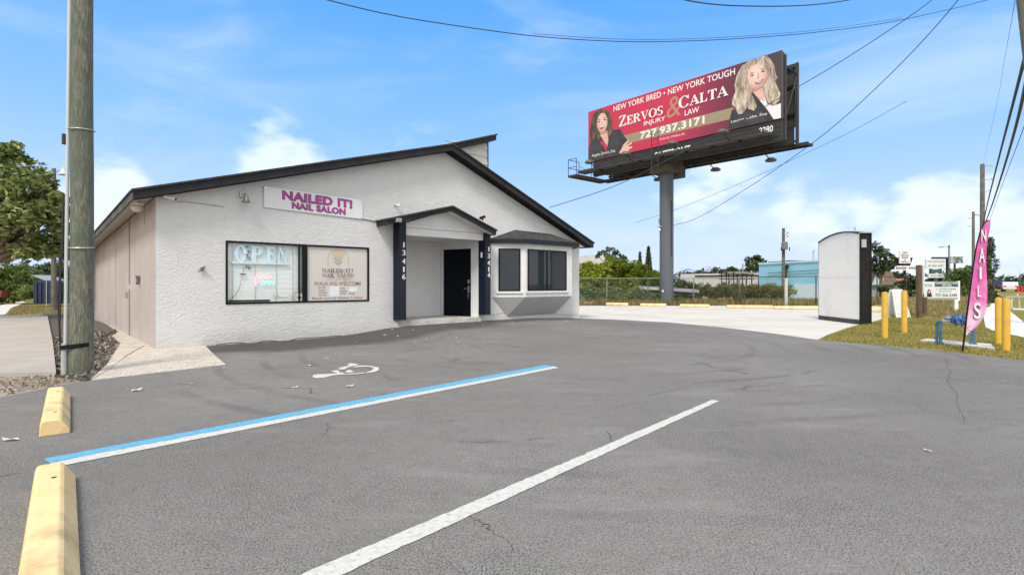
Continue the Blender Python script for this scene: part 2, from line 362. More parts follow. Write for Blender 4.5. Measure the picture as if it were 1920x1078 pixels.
CONC=mat('white_concrete',(.51,.48,.43),.9,(.59,.56,.505),.8,8,bump=.25,bscale=30,bdist=.006,grime=(.38,.355,.31),gscale=.45,spec=.2)
WALKC=mat('walk_concrete',(.34,.305,.265),.9,(.41,.375,.33),1.3,8,bump=.25,bscale=40,bdist=.005,grime=(.33,.30,.26),gscale=.9)
YEL=mat('wheel_stop_paint',(.70,.51,.25),.8,(.76,.58,.31),3,7,bump=.5,bscale=30,bdist=.006,grime=(.26,.19,.10),gscale=4.5,spec=.2)
BOLY=mat('bollard_yellow',(.62,.36,.035),.45,(.68,.41,.05),3,6,grime=(.36,.21,.04),gscale=5)
WPAINT=mat('marking_white',(.47,.465,.43),.85,(.54,.535,.50),30,5,.3,.5,bump=.4,bscale=80,bdist=.004,grime=(.20,.195,.18),gscale=38,spec=.15)
BPAINT=mat('marking_blue',(.105,.33,.50),.85,(.14,.38,.55),25,5,bump=.4,bscale=80,bdist=.004,grime=(.06,.14,.22),gscale=38,spec=.15)
STEEL=mat('galvanised',(.42,.43,.43),.45,(.5,.5,.5),12,4,metal=.6)
CHROME=mat('brushed_nickel',(.6,.6,.58),.3,metal=1)
PLASW=mat('white_plastic',(.75,.75,.73),.4)
CABLE=mat('cable_black',(.015,.015,.017),.6)
BARK=mat('tree_bark',(.11,.085,.06),.9,(.19,.155,.12),8,6,bump=.8,bscale=15,stretch=(3,3,.6))
# ---------------------------------------------------------------- ground
def sheet(name,poly,z,m,zf=None,cuts=None,parent=None,thick=0):
    bm=bmesh.new(); vs=[bm.verts.new((p[0],p[1],z)) for p in poly]; bm.faces.new(vs)
    bmesh.ops.triangulate(bm,faces=bm.faces[:])
    for co,no in cuts or ():
        bmesh.ops.bisect_plane(bm,geom=bm.verts[:]+bm.edges[:]+bm.faces[:],plane_co=co,plane_no=no)
    if zf:
        for v in bm.verts: v.co.z=z+zf(v.co.x,v.co.y)
    if thick:
        r=bmesh.ops.extrude_face_region(bm,geom=bm.faces[:]); 
        for e in r['geom']:
            if isinstance(e,bmesh.types.BMVert): e.co.z+=thick
    bmesh.ops.recalc_face_normals(bm,faces=bm.faces[:])
    if not thick:
        for f in bm.faces:
            if f.normal.z<0: f.normal_flip()
    me=bpy.data.meshes.new(name); bm.to_mesh(me); bm.free(); me.materials.append(m)
    o=bpy.data.objects.new(name,me); C.objects.link(o)
    if parent: o.parent=parent
    return o
def ground_mat():
    m=bpy.data.materials.new('turf'); m.use_nodes=True; nt=m.node_tree; N,M_,L,mix,ramp=nodes_of(nt)
    b=nt.nodes['Principled BSDF']; b.inputs['Roughness'].default_value=.95; b.inputs['Specular IOR Level'].default_value=.1
    P=N('ShaderNodeTexCoord').outputs['Object']
    def nz(s,d=6,r=.65):
        n=N('ShaderNodeTexNoise',i_Scale=float(s),i_Detail=float(d),i_Roughness=float(r)); L(P,n.inputs['Vector']); return n.outputs[0]
    c=ramp(nz(.7),(.3,(.12,.12,.025)),(.5,(.22,.19,.05)),(.7,(.33,.25,.11)))
    f=ramp(nz(18,4),(.3,.55),(.7,1.4)); c=mix(.8,c,f,'MULTIPLY'); L(c,b.inputs['Base Color'])
    bp=N('ShaderNodeBump',i_Strength=.7,i_Distance=.03); L(nz(25),bp.inputs['Height']); L(bp.outputs[0],b.inputs['Normal']); return m
TURF=ground_mat()
DIRT=mat('sandy_dirt',(.27,.22,.16),.95,(.42,.36,.28),7,8,.3,.7,bump=.8,bscale=30,bdist=.02,grime=(.15,.115,.08),gscale=5)
struct(sheet('ground',[(-900,-60),(1200,-60),(1200,1500),(-900,1500)],-.05,TURF))
def pts(*l): return [GP(*p) for p in l]
def uvp(u,v): 
    p=C0+U*u+V*v; return Vector((p.x,p.y,0))
edge_lot=pts((1086,597),(1150,599),(1250,604),(1350,613),(1450,625),(1535,637))
edge_verge=pts((1640,646.5),(1720,653),(1800,662),(1860,669),(1920,676),(2000,688))
edge_left=pts((0,745),(60,733),(110,722),(170,713),(300,698),(422,684))
cuts=[(uvp(2.5+i*.6,0),U) for i in range(24)]+[(uvp(0,-4.4+i*.45),V) for i in range(30)]
aspoly=[Vector((-7,-6,0)),Vector((-5.6,1.5,0)),Vector((-5.15,3.6,0))]+edge_left+pts((402,668),(386,656))+[uvp(.7,.35),uvp(10.5,.35)]+edge_lot+edge_verge+[Vector((14,4.2,0)),Vector((22,0,0)),Vector((22,-6,0))]
struct(sheet('asphalt_lot',aspoly,0,ASPH,gz,cuts))
# concrete lot behind, its near edge tucked under the asphalt edge
cp=[p.copy() for p in edge_lot]
conpoly=[p+Vector((-.12,-.35,0)) for p in cp[:-1]]+[GP(1531,637)]+pts((1552,627),(1575,619),(1600,611),(1640,602),(1668,594),(1672,580))+[Vector((19.6,27.4,0)),Vector((-2,27.9,0)),Vector((-9,27.9,0)),uvp(10.3,9),uvp(10.3,.2)]
struct(sheet('concrete_lot',conpoly,-.012,CONC,gz,cuts))
# left side
struct(sheet('dirt_strip',[Vector((-14,-6,0)),Vector((-6,-6,0)),Vector((-5,1.5,0)),Vector((-4.6,4,0)),GP(60,738),GP(240,712),GP(160,690),GP(60,680),Vector((-20,9,0))],-.02,DIRT))
MULCH=mat('mulch_soil',(.065,.052,.04),.95,(.15,.12,.095),14,7,bump=1,bscale=30,bdist=.03)
bed=[GP(100,702),GP(160,712),GP(186,704),GP(300,640),uvp(0,9),GP(132,588),GP(80,586)]
struct(sheet('mulch_bed',bed,-.008,MULCH))
walk=[G0(105,697,.05),G0(99,640,.05),G0(89,591,.05),G0(5,593,.05),G0(-160,598,.05),G0(-160,703,.05)]
wk=sheet('sidewalk',walk,-.04,WALKC,thick=.09); struct(wk)
STRIPC=mat('old_concrete',(.42,.37,.31),.9,(.54,.49,.42),3,8,bump=.4,bscale=30,bdist=.01,grime=(.22,.18,.13),gscale=4)
struct(sheet('concrete_strip',[G0(170,713),G0(201,684),G0(226,645),G0(210,631),G0(222,623),G0(180,593.5),G0(184,592),uvp(.05,3),uvp(.05,.02),G0(270,649),G0(236,668),G0(204,694)],-.02,STRIPC,thick=.035))
PEB=mat('pebble_concrete',(.30,.26,.21),.9,(.66,.60,.52),38,4,.32,.62,bump=1,bscale=45,bdist=.015,grime=(.30,.25,.18),gscale=3)
struct(sheet('pebble_apron',[G0(171,713.5),G0(204,692),G0(238,668),G0(271,649),uvp(.05,.05),uvp(.75,.05),G0(404,668),G0(423,684),G0(300,698.5)],-.02,PEB,gz,None,None,.028))
# verge and footpath at right
struct(sheet('grass_verge',edge_verge[:]+[Vector((15,4.6,0)),Vector((40,6,0)),Vector((60,40,0)),Vector((20,30,0)),GP(1680,580),GP(1668,594),GP(1640,602),GP(1600,611),GP(1575,619),GP(1552,627),GP(1533,636.5)],-.004,TURF))
FPC=mat('pale_footpath',(.62,.60,.56),.85,(.70,.68,.64),1.5,7,bump=.2,bscale=30)
struct(sheet('footpath',[GP(1842,579),GP(1845,600),GP(1848,614),GP(1866,622),GP(1920,633),GP(1990,648),GP(2250,700),GP(2250,672),GP(1990,636),GP(1920,605),GP(1894,584),GP(1880,577),GP(1868,564),GP(1872,550),GP(1865,550),GP(1858,562),GP(1857,575)],-.002,FPC,thick=.014))
struct(sheet('footpath',[GP(1897,578),GP(1990,582),GP(1990,584.5),GP(1900,580.5)],-.002,FPC,thick=.014))
struct(sheet('highway',[Vector((24,-6,0)),Vector((60,-6,0)),Vector((340,300,0)),Vector((310,300,0)),Vector((60,58,0)),Vector((27,12,0))],-.02,mat('far_asphalt',(.13,.13,.13),.9,(.16,.16,.16),.5,4)))
# ---------------------------------------------------------------- markings
def strip(name,quad,m,label,nseg=150,z=.004):
    a,b,c,d=quad   # a-b one long edge, d-c the other
    mb=MB(); vs=[];fs=[]
    for i in range(nseg+1):
        t=i/nseg
        for p in (a.lerp(b,t),d.lerp(c,t)): vs.append((p.x+rnd.gauss(0,.0025),p.y+rnd.gauss(0,.0025),gz(p.x,p.y)+z))
    for i in range(nseg): fs.append((2*i,2*i+1,2*i+3,2*i+2))
    mb.add(vs,fs); return tag(mb.build(name,m),label,'road marking')
strip('parking_line',(GP(1022,684.5),GP(80,861),GP(90,868.5),GP(1040,687)),BPAINT,'light blue painted stripe of the accessible bay, running beside the white stripe')
strip('parking_line',(GP(1040,687),GP(92,868.5),GP(112,874.5),GP(1046,690)),WPAINT,'white painted stripe touching the light blue stripe of the accessible bay')
n1,f1=GP(565,1078),GP(1335,750); n2,f2=GP(641,1078),GP(1349,752)
strip('parking_line',(f1,n1+(n1-f1)*.35,n2+(n2-f2)*.35,f2),WPAINT,'single white bay line crossing the open asphalt in the foreground')
def zp(x,y): return (550+x/9.143,660+y/9.143)
isa=[[(330,415),(345,395),(430,383),(540,380),(640,375),(760,365),(840,352),(870,375),(845,385),(690,400),(600,420),(540,440),(400,450),(335,440)],
[(645,325),(745,312),(790,335),(800,360),(760,368),(725,355),(690,345)],
[(755,290),(850,260),(960,237),(920,212),(985,195),(1130,215),(1060,240),(950,262),(880,300),(800,305)],
[(890,345),(945,312),(990,318),(1045,345),(980,358),(900,358)],
[(1020,270),(1090,243),(1190,235),(1330,243),(1400,262),(1370,275),(1310,262),(1200,258),(1100,265),(1030,272)],
[(1402,262),(1450,265),(1475,295),(1450,330),(1390,350),(1270,368),(1240,360),(1290,345),(1350,320),(1365,300),(1372,276)],
[(850,386),(1000,376),(1225,361),(1235,372),(1100,388),(860,398)]]
mb=MB()
for i,pl in enumerate(isa):
    q=[GP(*zp(*p)) for p in pl]; mb.add([(p.x,p.y,gz(p.x,p.y)+.004+.0007*i) for p in q],[tuple(range(len(q)))])
tag(mb.build('wheelchair_symbol',WPAINT),'white wheelchair symbol painted on the asphalt in front of the shop window','road marking')
CRKM=mat('asphalt_crack_dark',(.028,.026,.025),.95)
for pl in ([(876,964),(890,972),(903,983),(915,989),(921,998),(940,1006),(958,1021),(966,1040)],[(612,792),(616,800),(610,812),(614,824)],[(1772,668),(1780,690),(1776,712),(1790,735),(1795,760),(1806,778),(1810,800)],[(1140,810),(1146,822),(1142,830)],[(0,893),(40,886),(62,884)],[(690,690),(720,700),(735,712)],[(1215,742),(1250,735),(1290,722),(1330,716)]):
    q=[]
    P_=[GP(*p) for p in pl]
    for A_,B_ in zip(P_[:-1],P_[1:]):
        for k in range(5): p=A_.lerp(B_,k/5); q.append(p+Vector((rnd.gauss(0,.008),rnd.gauss(0,.008),0)))
    vs=[];fs=[]
    for k,p in enumerate(q):
        d_=(q[min(k+1,len(q)-1)]-q[max(k-1,0)]).normalized(); w_=.0024*(.4+rnd.random())*(1-.6*k/len(q)); nn=Vector((-d_.y,d_.x,0))
        for s_ in (-1,1): r_=p+nn*w_*s_; vs.append((r_.x,r_.y,gz(r_.x,r_.y)+.0025))
    for k in range(len(q)-1): fs.append((2*k,2*k+1,2*k+3,2*k+2))
    mb=MB(); mb.add(vs,fs); struct(mb.build('asphalt_crack',CRKM))
# wheel stops
def wheel_stop(pa,pb,label,group=None,hh=.115,wb=.175,wt=.085):
    d=(pb-pa); Ln=d.length; d.normalize(); o=MB()
    k_=wb/.175; prof=[(-y*k_,z*hh/.115) for y,z in ((.0875,0),(.0875,.03),(.04,.104),(.024,.115),(-.062,.115),(-.076,.106),(-.083,.08),(-.0875,0))]
    n=len(prof); segs=[(0,1),(.0,.0)]
    vs=[];xs=[0,.012,Ln-.012,Ln]
    for x in xs:
        s=.96 if x in (0,Ln) else 1
        vs+= [(x,y*s,z*s if z>0 else z) for y,z in prof]
    fs=[tuple(range(n-1,-1,-1)),tuple(3*n+k for k in range(n))]
    for i in range(3):
        for k in range(n): fs.append((i*n+k,i*n+(k+1)%n,(i+1)*n+(k+1)%n,(i+1)*n+k))
    o.add(vs,fs); b=o.build('wheel_stop',YEL,bevel=.006); b.location=pa; b.rotation_euler=(0,0,math.atan2(d.y,d.x))
    tag(b,label,'wheel stop',group)
    for x in (.3,Ln-.3):
        p=MB(); p.lathe([(.012,hh-.002),(.012,hh+.0015)],(x,0,0),10); p.build('anchor_pin',BLK2,b)
    return b
wheel_stop(Vector((-3.335,3.89,0)),Vector((-4.37,5.14,0)),'yellow wheel stop in front of the wooden utility pole, whole in view')
wheel_stop(Vector((-1.36,1.555,0)),Vector((-2.52,2.94,0)),'yellow wheel stop at the lower left corner, cut by the picture edge',hh=.12)
lots=[(1060,1113,570,'at the shop corner'),(1137,1178,572,'second from the shop corner'),(1201,1249,573.5,'just left of the grey billboard post'),(1275,1330,575,'just right of the grey billboard post'),(1363,1448,577,'left of the galvanised fence post'),(1451,1536,579,'running up to the white sign cabinet'),(1632,1668,583.5,'right of the white sign cabinet')]
for a,b,y,t in lots:
    wheel_stop(GP(a,y),GP(b,y+.6),'yellow wheel stop along the far lot edge, '+t,None,.13,.2,.12)
# leaf litter
LEAF=mat('dry_leaf',(.52,.42,.33),.8,(.66,.58,.50),6,3)
lf=MB(); lf.add([(-.06,0,.004),(-.02,.03,.02),(.05,.022,.008),(.075,0,.03),(.03,-.03,.006),(-.03,-.026,.018),(0,0,.012)],[(0,6,1),(1,6,2),(2,6,3),(3,6,4),(4,6,5),(5,6,0)])
lfo=lf.build('dry_leaf',LEAF)
lpos=[(255,733,1.2),(22,826,1.1),(240,731,.4),(580,686,.9),(613,673,.9),(553,727,.7),(655,725,1),(642,630,1),(668,643,1),(690,633,.8),(720,629,1),(746,631,.9),(775,620,.9),(800,636,.8),(830,612,.7),(856,634,.9),(860,641,.7),(905,610,.7),(960,606,1),(980,604,.8),(1060,603,.9),(965,612,.8),(630,664,.7),(1740,846,.5),(420,690,.6),(360,719,.5),(780,643,.7),(735,618,.9),(1005,600,.6),(540,646,.6)]
for i,(x,y,s) in enumerate(lpos):
    o=lfo if i==0 else lfo.copy()
    if i: C.objects.link(o)
    p=GP(x,y); o.location=(p.x,p.y,p.z+.003); o.rotation_euler=(0,0,rnd.random()*6); s*=.75; o.scale=(s,s*(.7+.5*rnd.random()),s)
    big='pale curled dry leaf lying on the dark asphalt' if i else 'largest pale dry leaf, on the asphalt between the utility pole and the blue stripe'
    tag(o,big,'leaf','dry leaves littering the asphalt')
exec_parts=[]
# ---------------------------------------------------------------- the shop
def F(px,py,off=0):
    r=ray(px,py); t=((C0-V*off-O).dot(V))/r.dot(V); p=O+r*t; d=p-C0; return d.dot(U),p.z
def S(px,py,u=0):
    r=ray(px,py); t=((C0+U*u-O).dot(U))/r.dot(U); p=O+r*t; d=p-C0; return d.dot(V),p.z
def WM(off=0,u=0,z=0): # frame on the front wall: x=u, y=z, n=outward
    return Matrix(((1,0,0,u),(0,0,-1,-off),(0,1,0,z),(0,0,0,1)))
shop=empty('shop_building',(C0.x,C0.y,0),AB,'white stucco nail salon with a charcoal trimmed gable roof and navy porch posts','shop building')
rl=(2.624+.347)*0
def zl(u): return 2.624+(u+.347)*(4.46-2.624)/(5.927+.347)   # top of left roof plane
def zr(u): return 4.46-(u-5.927)*(4.46-2.374)/(11.233-5.927)
TH=.155
def ztop(u): return (zl(u) if u<5.927 else zr(u))-TH-.002
WU0,WU1,WZ0,WZ1=1.072,3.917,.73,1.90
PU0,PU1,PZ0,PZ1=4.72,6.98,.1,2.21
us=[0,WU0,WU1,PU0,5.927,PU1,10.91]
mb=MB()
for a,b in zip(us[:-1],us[1:]):
    holes=[]
    if a>=WU0 and b<=WU1: holes=[(WZ0,WZ1)]
    if a>=PU0 and b<=PU1: holes=[(-.05,PZ1)]
    z=-.05
    for h0,h1 in holes:
        if h0>z: mb.quad((a,0,z),(b,0,z),(b,0,h0),(a,0,h0))
        z=h1
    mb.quad((a,0,z),(b,0,z),(b,0,ztop(b)),(a,0,ztop(a)))
# window reveal
d=.09
for p,q in (((WU0,WZ0),(WU1,WZ0)),((WU1,WZ0),(WU1,WZ1)),((WU1,WZ1),(WU0,WZ1)),((WU0,WZ1),(WU0,WZ0))):
    mb.quad((p[0],0,p[1]),(q[0],0,q[1]),(q[0],d,q[1]),(p[0],d,p[1]))
mb.build('front_wall',STUC,shop)
ED=.03
def dz(v): return -ED*max(0,v)
mb=MB(); n=12
for i in range(n):
    v0,v1=i*12/n,(i+1)*12/n
    mb.quad((0,v1,-.05),(0,v0,-.05),(0,v0,ztop(0)+dz(v0)),(0,v1,ztop(0)+dz(v1)))
side=mb.build('side_wall',PINK,shop)
for px,w_ in ((217,.012),(271,.006)):
    mb=MB(); v,_=S(px,500); mb.box((-.006,v-w_,0 if px==217 else 2.2),(.001,v+w_,ztop(0)+dz(v)))
    mb.build('seam_strip',mat('pink_seam',(.30,.245,.225),.8),side)
v,_=S(244,500); mb=MB(); mb.tube([(-.02,v,.02),(-.02,v,1.0)],.013,8); mb.tube([(-.02,v,1.1),(-.02,v,ztop(0)-.12)],.013,8); mb.build('conduit',mat('conduit_pink',(.36,.30,.28),.6),side)
v,z=S(242,553); mb=MB(); mb.box((-.07,v-.05,z-.07),(-.004,v+.05,z+.07)); mb.box((-.078,v-.035,z-.05),(-.07,v+.035,z+.05)); mb.build('junction_box',mat('box_pink',(.40,.33,.30),.6),side,bevel=.006)
v,z=S(262,524); mb=MB(); mb.box((-.05,v-.075,z-.06),(-.004,v+.075,z+.07)); mb.box((-.065,v-.06,z+.04),(-.05,v+.06,z+.075)); mb.box((-.06,v-.02,z-.10),(-.02,v+.02,z-.06)); mb.build('outlet_cover',mat('box_grey',(.13,.115,.11),.7),side,bevel=.006)
mb=MB(); zz=ztop(10.91); mb.quad((10.91,0,-.05),(10.91,12,-.05),(10.91,12,zz),(10.91,0,zz)); mb.build('side_wall',STUC,shop)
mb=MB(); mb.quad((10.91,12,-.05),(0,12,-.05),(0,12,ztop(0)-.36),(5.9,12,ztop(5.92)-.36),(10.91,12,ztop(10.91))); mb.build('back_wall',PINK,shop)
mb=MB(); mb.quad((0,.1,.02),(10.9,.1,.02),(10.9,11.9,.02),(0,11.9,.02)); mb.build('floor_slab',WALKC,shop)
# roof
V0,V1=-.30,12.3
def sl(name,uz,v0,v1,m,par,drop0=True,step=1):
    o=MB(); n=len(uz); vs=[];k=[v0,0.0,v1] if v0<0 else [v0,v1]
    for v in k: vs+=[(u,v,z+(dz(v) if u<5.9 else dz(v)*0)) for u,z in uz]
    fs=[tuple(range(n)),tuple((len(k)-1)*n+i for i in range(n-1,-1,-1))]
    for j in range(len(k)-1):
        for i in range(n): fs.append((j*n+i,(j+1)*n+i,(j+1)*n+(i+1)%n,j*n+(i+1)%n))
    o.add(vs,fs); return o.build(name,m,par)
PKU=5.927
roofL=sl('roof',[(-.37,zl(-.37)+.012),(PKU,zl(PKU)+.012),(PKU,zl(PKU)-.02),(-.37,zl(-.37)-.02)],V0-.03,V1,SHING,shop)
roofR=sl('roof',[(PKU+.002,zl(PKU)+.012),(11.26,zr(11.26)+.012),(11.26,zr(11.26)-.02),(PKU+.002,zl(PKU)-.02)],V0-.03,V1,SHING,shop)
sl('rake_board',[(-.347,zl(-.347)-.021),(PKU,zl(PKU)-.021),(PKU,zl(PKU)-TH),(-.347,zl(-.347)-TH)],V0,V0+.04,FASC,roofL)
sl('rake_board',[(PKU,zl(PKU)-.021),(11.233,zr(11.233)-.021),(11.233,zr(11.233)-TH),(PKU,zl(PKU)-TH)],V0,V0+.04,FASC,roofR)
sl('eave_board',[(-.352,zl(-.347)-.021),(-.315,zl(-.31)-.021),(-.315,zl(-.31)-TH-.004),(-.352,zl(-.347)-TH-.004)],V0+.041,V1,FASC_OLD,roofL)
sl('eave_board',[(11.2,zr(11.2)-.021),(11.236,zr(11.236)-.021),(11.236,zr(11.236)-TH),(11.2,zr(11.2)-TH)],V0+.041,V1,FASC,roofR)
sl('soffit',[(-.314,zl(-.31)-TH+.01),(PKU,zl(PKU)-TH+.01),(PKU,zl(PKU)-TH+.03),(-.314,zl(-.31)-TH+.03)],V0+.041,V1-.1,SOFF,roofL)
sl('soffit',[(PKU+.002,zl(PKU)-TH+.01),(11.199,zr(11.2)-TH+.01),(11.199,zr(11.2)-TH+.03),(PKU+.002,zl(PKU)-TH+.03)],V0+.041,V1-.1,SMOOTHW,roofR)
# raised upper slope past the ridge, with its little lapped end wall
ua,ub=5.5,7.40
def zu(u): return zl(5.5)-.005+(u-5.5)*(4.985-zl(5.5)+.005)/(ub-5.5)
up=sl('roof',[(ua,zu(ua)+.012),(ub+.02,zu(ub+.02)+.012),(ub+.02,zu(ub)-.022),(ua,zu(ua)-.022)],-.235,V1,SHING,shop)
sl('rake_board',[(ua,zu(ua)-.023),(ub,zu(ub)-.023),(ub,zu(ub)-.15),(ua,zu(ua)-.15)],-.2,-.165,FASC,up)
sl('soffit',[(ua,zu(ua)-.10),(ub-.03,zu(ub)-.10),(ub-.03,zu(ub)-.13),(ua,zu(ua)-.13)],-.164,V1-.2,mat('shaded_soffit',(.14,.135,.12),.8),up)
lap=MB()
LAPM=mat('lap_siding',(.62,.61,.57),.6,(.55,.54,.49),3,6)
uw=7.27
z0=zr(uw)+.02; k=0
z=z0-.15
while z<zu(uw)-.14:
    z1=min(z+.2,zu(uw)-.13)
    def uleft(zz): # where the upper slope's underside or the right roof cuts the board
        return max(5.95,5.927+(4.46-zz)/((4.46-2.374)/(11.233-5.927)))
    a,b=uleft(z),uleft(z1)
    if z1>4.36: a=max(a,5.95); 
    lap.add([(a,-.012,z),(uw,-.012,z),(uw,.006,z1),(max(b,5.5+(z1+.13-zl(5.5))/((4.985-zl(5.5))/(1.9)) if z1>4.4 else b),.006,z1),(a,.02,z),(uw,.02,z)],[(0,1,2,3),(4,5,1,0)])
    z=z1
lap.build('end_wall',LAPM,shop)
mb=MB(); mb.quad((uw,-.015,z0-.2),(uw,11.9,z0-.2),(uw,11.9,zu(uw)-.1),(uw,-.015,zu(uw)-.1)); mb.build('clerestory_wall',LAPM,shop)
mb=MB(); mb.box((uw-.005,-.02,z0-.1),(uw+.02,.0,zu(uw)-.13)); mb.build('corner_trim',mat('blue_grey_trim',(.07,.09,.13),.5),shop)
# ragged dark crack at the foot of the wall and the wall cables
def wallline(pts_,r,name,m,off=.004):
    o=MB(); q=[F(*p) for p in pts_]; o.tube([(u,-off,z) for u,z in q],r,5); return o.build(name,m,shop)
CRK=mat('crack_dark',(.05,.045,.04),.9)
wallline([(405,646),(440,642),(470,644),(500,638.5),(535,640),(560,634),(600,632),(640,629),(665,631),(700,623),(735,617)],.006,'wall_crack',CRK,.0)
wallline([(896,592),(921,591),(943,586),(955,594),(975,592),(1010,590),(1040,589),(1084,591)],.006,'wall_crack',mat('crack_grey',(.28,.27,.26),.9),.0)
wallline([(334,378),(360,380),(390,384),(420,388)],.006,'wall_cable',mat('cable_grey',(.3,.3,.3),.6),.008)
wallline([(679,411),(700,415),(728,418)],.008,'wall_cable',mat('cable_dark',(.05,.05,.05),.6),.01)
# ---- front window
win=MB(); fw=.036
def wbox(mbx,u0,z0,u1,z1,v0,v1): mbx.box((u0,v0,z0),(u1,v1,z1))
wn=MB()
wbox(wn,WU0+.003,WZ0+.003,WU1-.003,WZ0+fw,-.012,.06); wbox(wn,WU0+.003,WZ1-fw,WU1-.003,WZ1-.003,-.012,.06)
wbox(wn,WU0+.003,WZ0+fw,WU0+fw,WZ1-fw,-.012,.06); wbox(wn,WU1-fw,WZ0+fw,WU1-.003,WZ1-fw,-.012,.06); wbox(wn,2.49,WZ0+fw,2.565,WZ1-fw,-.016,.06)
wn.box((2.40,.02,WZ0+fw),(2.43,.05,WZ1-fw))
window=wn.build('shop_window',BLACK,shop)
GL=glass_mat('window_glass',(.99,1,1),.05)
mb=MB(); mb.box((WU0+fw-.01,.028,WZ0+fw-.01),(2.50,.034,WZ1-fw+.01)); mb.build('pane',GL,window)
mb=MB(); mb.box((2.55,.02,WZ0+fw-.01),(WU1-fw+.01,.026,WZ1-fw+.01)); POST=mat('poster_film',(.60,.555,.515),.35,(.64,.60,.56),1.2,3); poster=None
pane2=mb.build('pane',POST,window)
BLIND=mat('blind_white',(.90,.93,.91),.5,(.86,.89,.87),2,3)
mb=MB()
k=0; z=WZ0+.03
while z<WZ1-.02:
    mb.add([(WU0+.02,.075,z),(2.46,.075,z),(2.46,.085,z+.027),(WU0+.02,.085,z+.027)],[(0,1,2,3)]); z+=.025
bl=mb.build('blinds',BLIND,window)
mb=MB()
for u in (1.2,1.6,1.99,2.3): mb.box((u,.068,WZ0+.05),(u+.008,.072,WZ1-.05))
mb.build('ladder_cord',mat('cord_grey',(.45,.48,.47),.6),bl)
mb=MB(); mb.quad((WU0-.1,.16,WZ0-.1),(2.53,.16,WZ0-.1),(2.53,.16,WZ1+.1),(WU0-.1,.16,WZ1+.1)); mb.build('window_backing',mat('room_pale',(.55,.6,.58),.8),bl)
def uzp(z7x,z7y,off=0): return F(410+z7x/6.62,440+z7y/6.62,off)
# poster lettering (printed on the film)
BRN=mat('poster_brown',(.23,.155,.13),.6); GLD=mat('poster_gold',(.52,.42,.24),.6); GRNL=mat('poster_sage',(.36,.35,.22),.6); WHT=mat('poster_white',(.76,.76,.78),.6); ROSE=mat('poster_rose',(.56,.42,.34),.6)
PM=WM(-.02)
def ptext(t,x0,y0,x1,y1,m,b=.0,z=.002,ser=False):
    u0,za=uzp(x0,y1); u1,zb=uzp(x1,y0); _,zt=uzp(x0,y0)
    o=MB(PM)
    if ser: serif_text(o,t,u0,za,zt-za,u1-u0,z)
    else: o.text(t,u0,za,u1-u0,zt-za,b,z,.001)
    return o
ptxt=empty('x',(0,0,0)); bpy.data.objects.remove(ptxt)
o=ptext('NAILED IT',1290,418,1640,468,BRN,ser=True); a=ptext('!',1655,420,1672,470,BRN); o.v+=a.v and []; 
def join(*mbs):
    r=MB()
    for m_ in mbs:
        b=len(r.v); r.v+=m_.v; r.f+=[tuple(b+i for i in f) for f in m_.f]
    return r
film=[join(o,a),ptext('NAIL SALON',1292,478,1675,528,BRN,ser=True),ptext('WALK-INS WELCOME',1185,582,1775,632,BRN,.005),
  ptext('Monday',1243,642,1330,668,BRN),ptext('Tuesday',1243,676,1330,702,BRN),ptext('Wednesday',1243,708,1352,734,BRN),ptext('Thursday',1243,740,1340,766,BRN),
  ptext('Friday',1515,655,1575,680,BRN),ptext('Saturday',1515,687,1598,713,BRN),ptext('Sunday',1515,716,1588,742,BRN),ptext('Closed',1622,716,1692,742,BRN),
  ptext('Book now at Nailed It Salon',1168,775,1795,803,BRN,.01)]
for f_ in film: f_.build('poster_lettering',BRN,window)

ptext('(352)-691-6676',1340,538,1640,570,BRN,.005).build('poster_phone_number',ROSE,window)
for x0,y0,x1,y1 in ((1382,640,1500,765),(1622,652,1728,708)):
    mb=MB(PM); u0,za=uzp(x0,y1); u1,zb=uzp(x1,y0); mb.flat([(u0,za),(u1,za),(u1,zb),(u0,zb)],.002)
    mb.build('poster_patch',WHT,window)
mb=MB(PM); 
cu,cz=uzp(1488,285); sxx=uzp(1612,285)[0]-cu
arc=[(cu+sxx*math.cos(a),uzp(1488,270)[1]+.135*math.sin(a)) for a in [math.pi*i/20 for i in range(21)]]
zlow=uzp(1488,395)[1]
ol=arc+[(cu-sxx,zlow)]
mb.tube([(cu+sxx,zlow,.003)]+[(x,y,.003) for x,y in arc]+[(cu-sxx,zlow,.003)],.004,5)
mb.build('poster_arch',GLD,window)
mb=MB(PM)
for dx in (-.075,.075):
    for k in range(7):
        a=R(20+k*23.5); r0=.10
        px_,pz_=cu+dx*.25,cz+.03
        mb.flat([(cu+dx*.1,cz-.0),(cu+dx*.6+r0*math.cos(a-.22),cz+.03+r0*math.sin(a-.22)),(cu+dx*.6+r0*1.1*math.cos(a),cz+.03+r0*1.1*math.sin(a)),(cu+dx*.6+r0*math.cos(a+.22),cz+.03+r0*math.sin(a+.22))],.002,.0002)
mb.build('poster_flower',mat('poster_peach',(.60,.48,.33),.6),window)
mb=MB(PM)
for sx_ in (-1,1):
    for zz in (-.03,-.10):
        x0=cu; y0=cz+zz-.05
        mb.flat([(x0,y0),(x0+sx_*.04,y0+.015),(x0+sx_*.10,y0+.08),(x0+sx_*.035,y0+.06)],.0025,.0003)
mb.box((cu-.004,cz-.17,.002),(cu+.004,cz,.004)); mb.build('poster_leaf',GRNL,window)
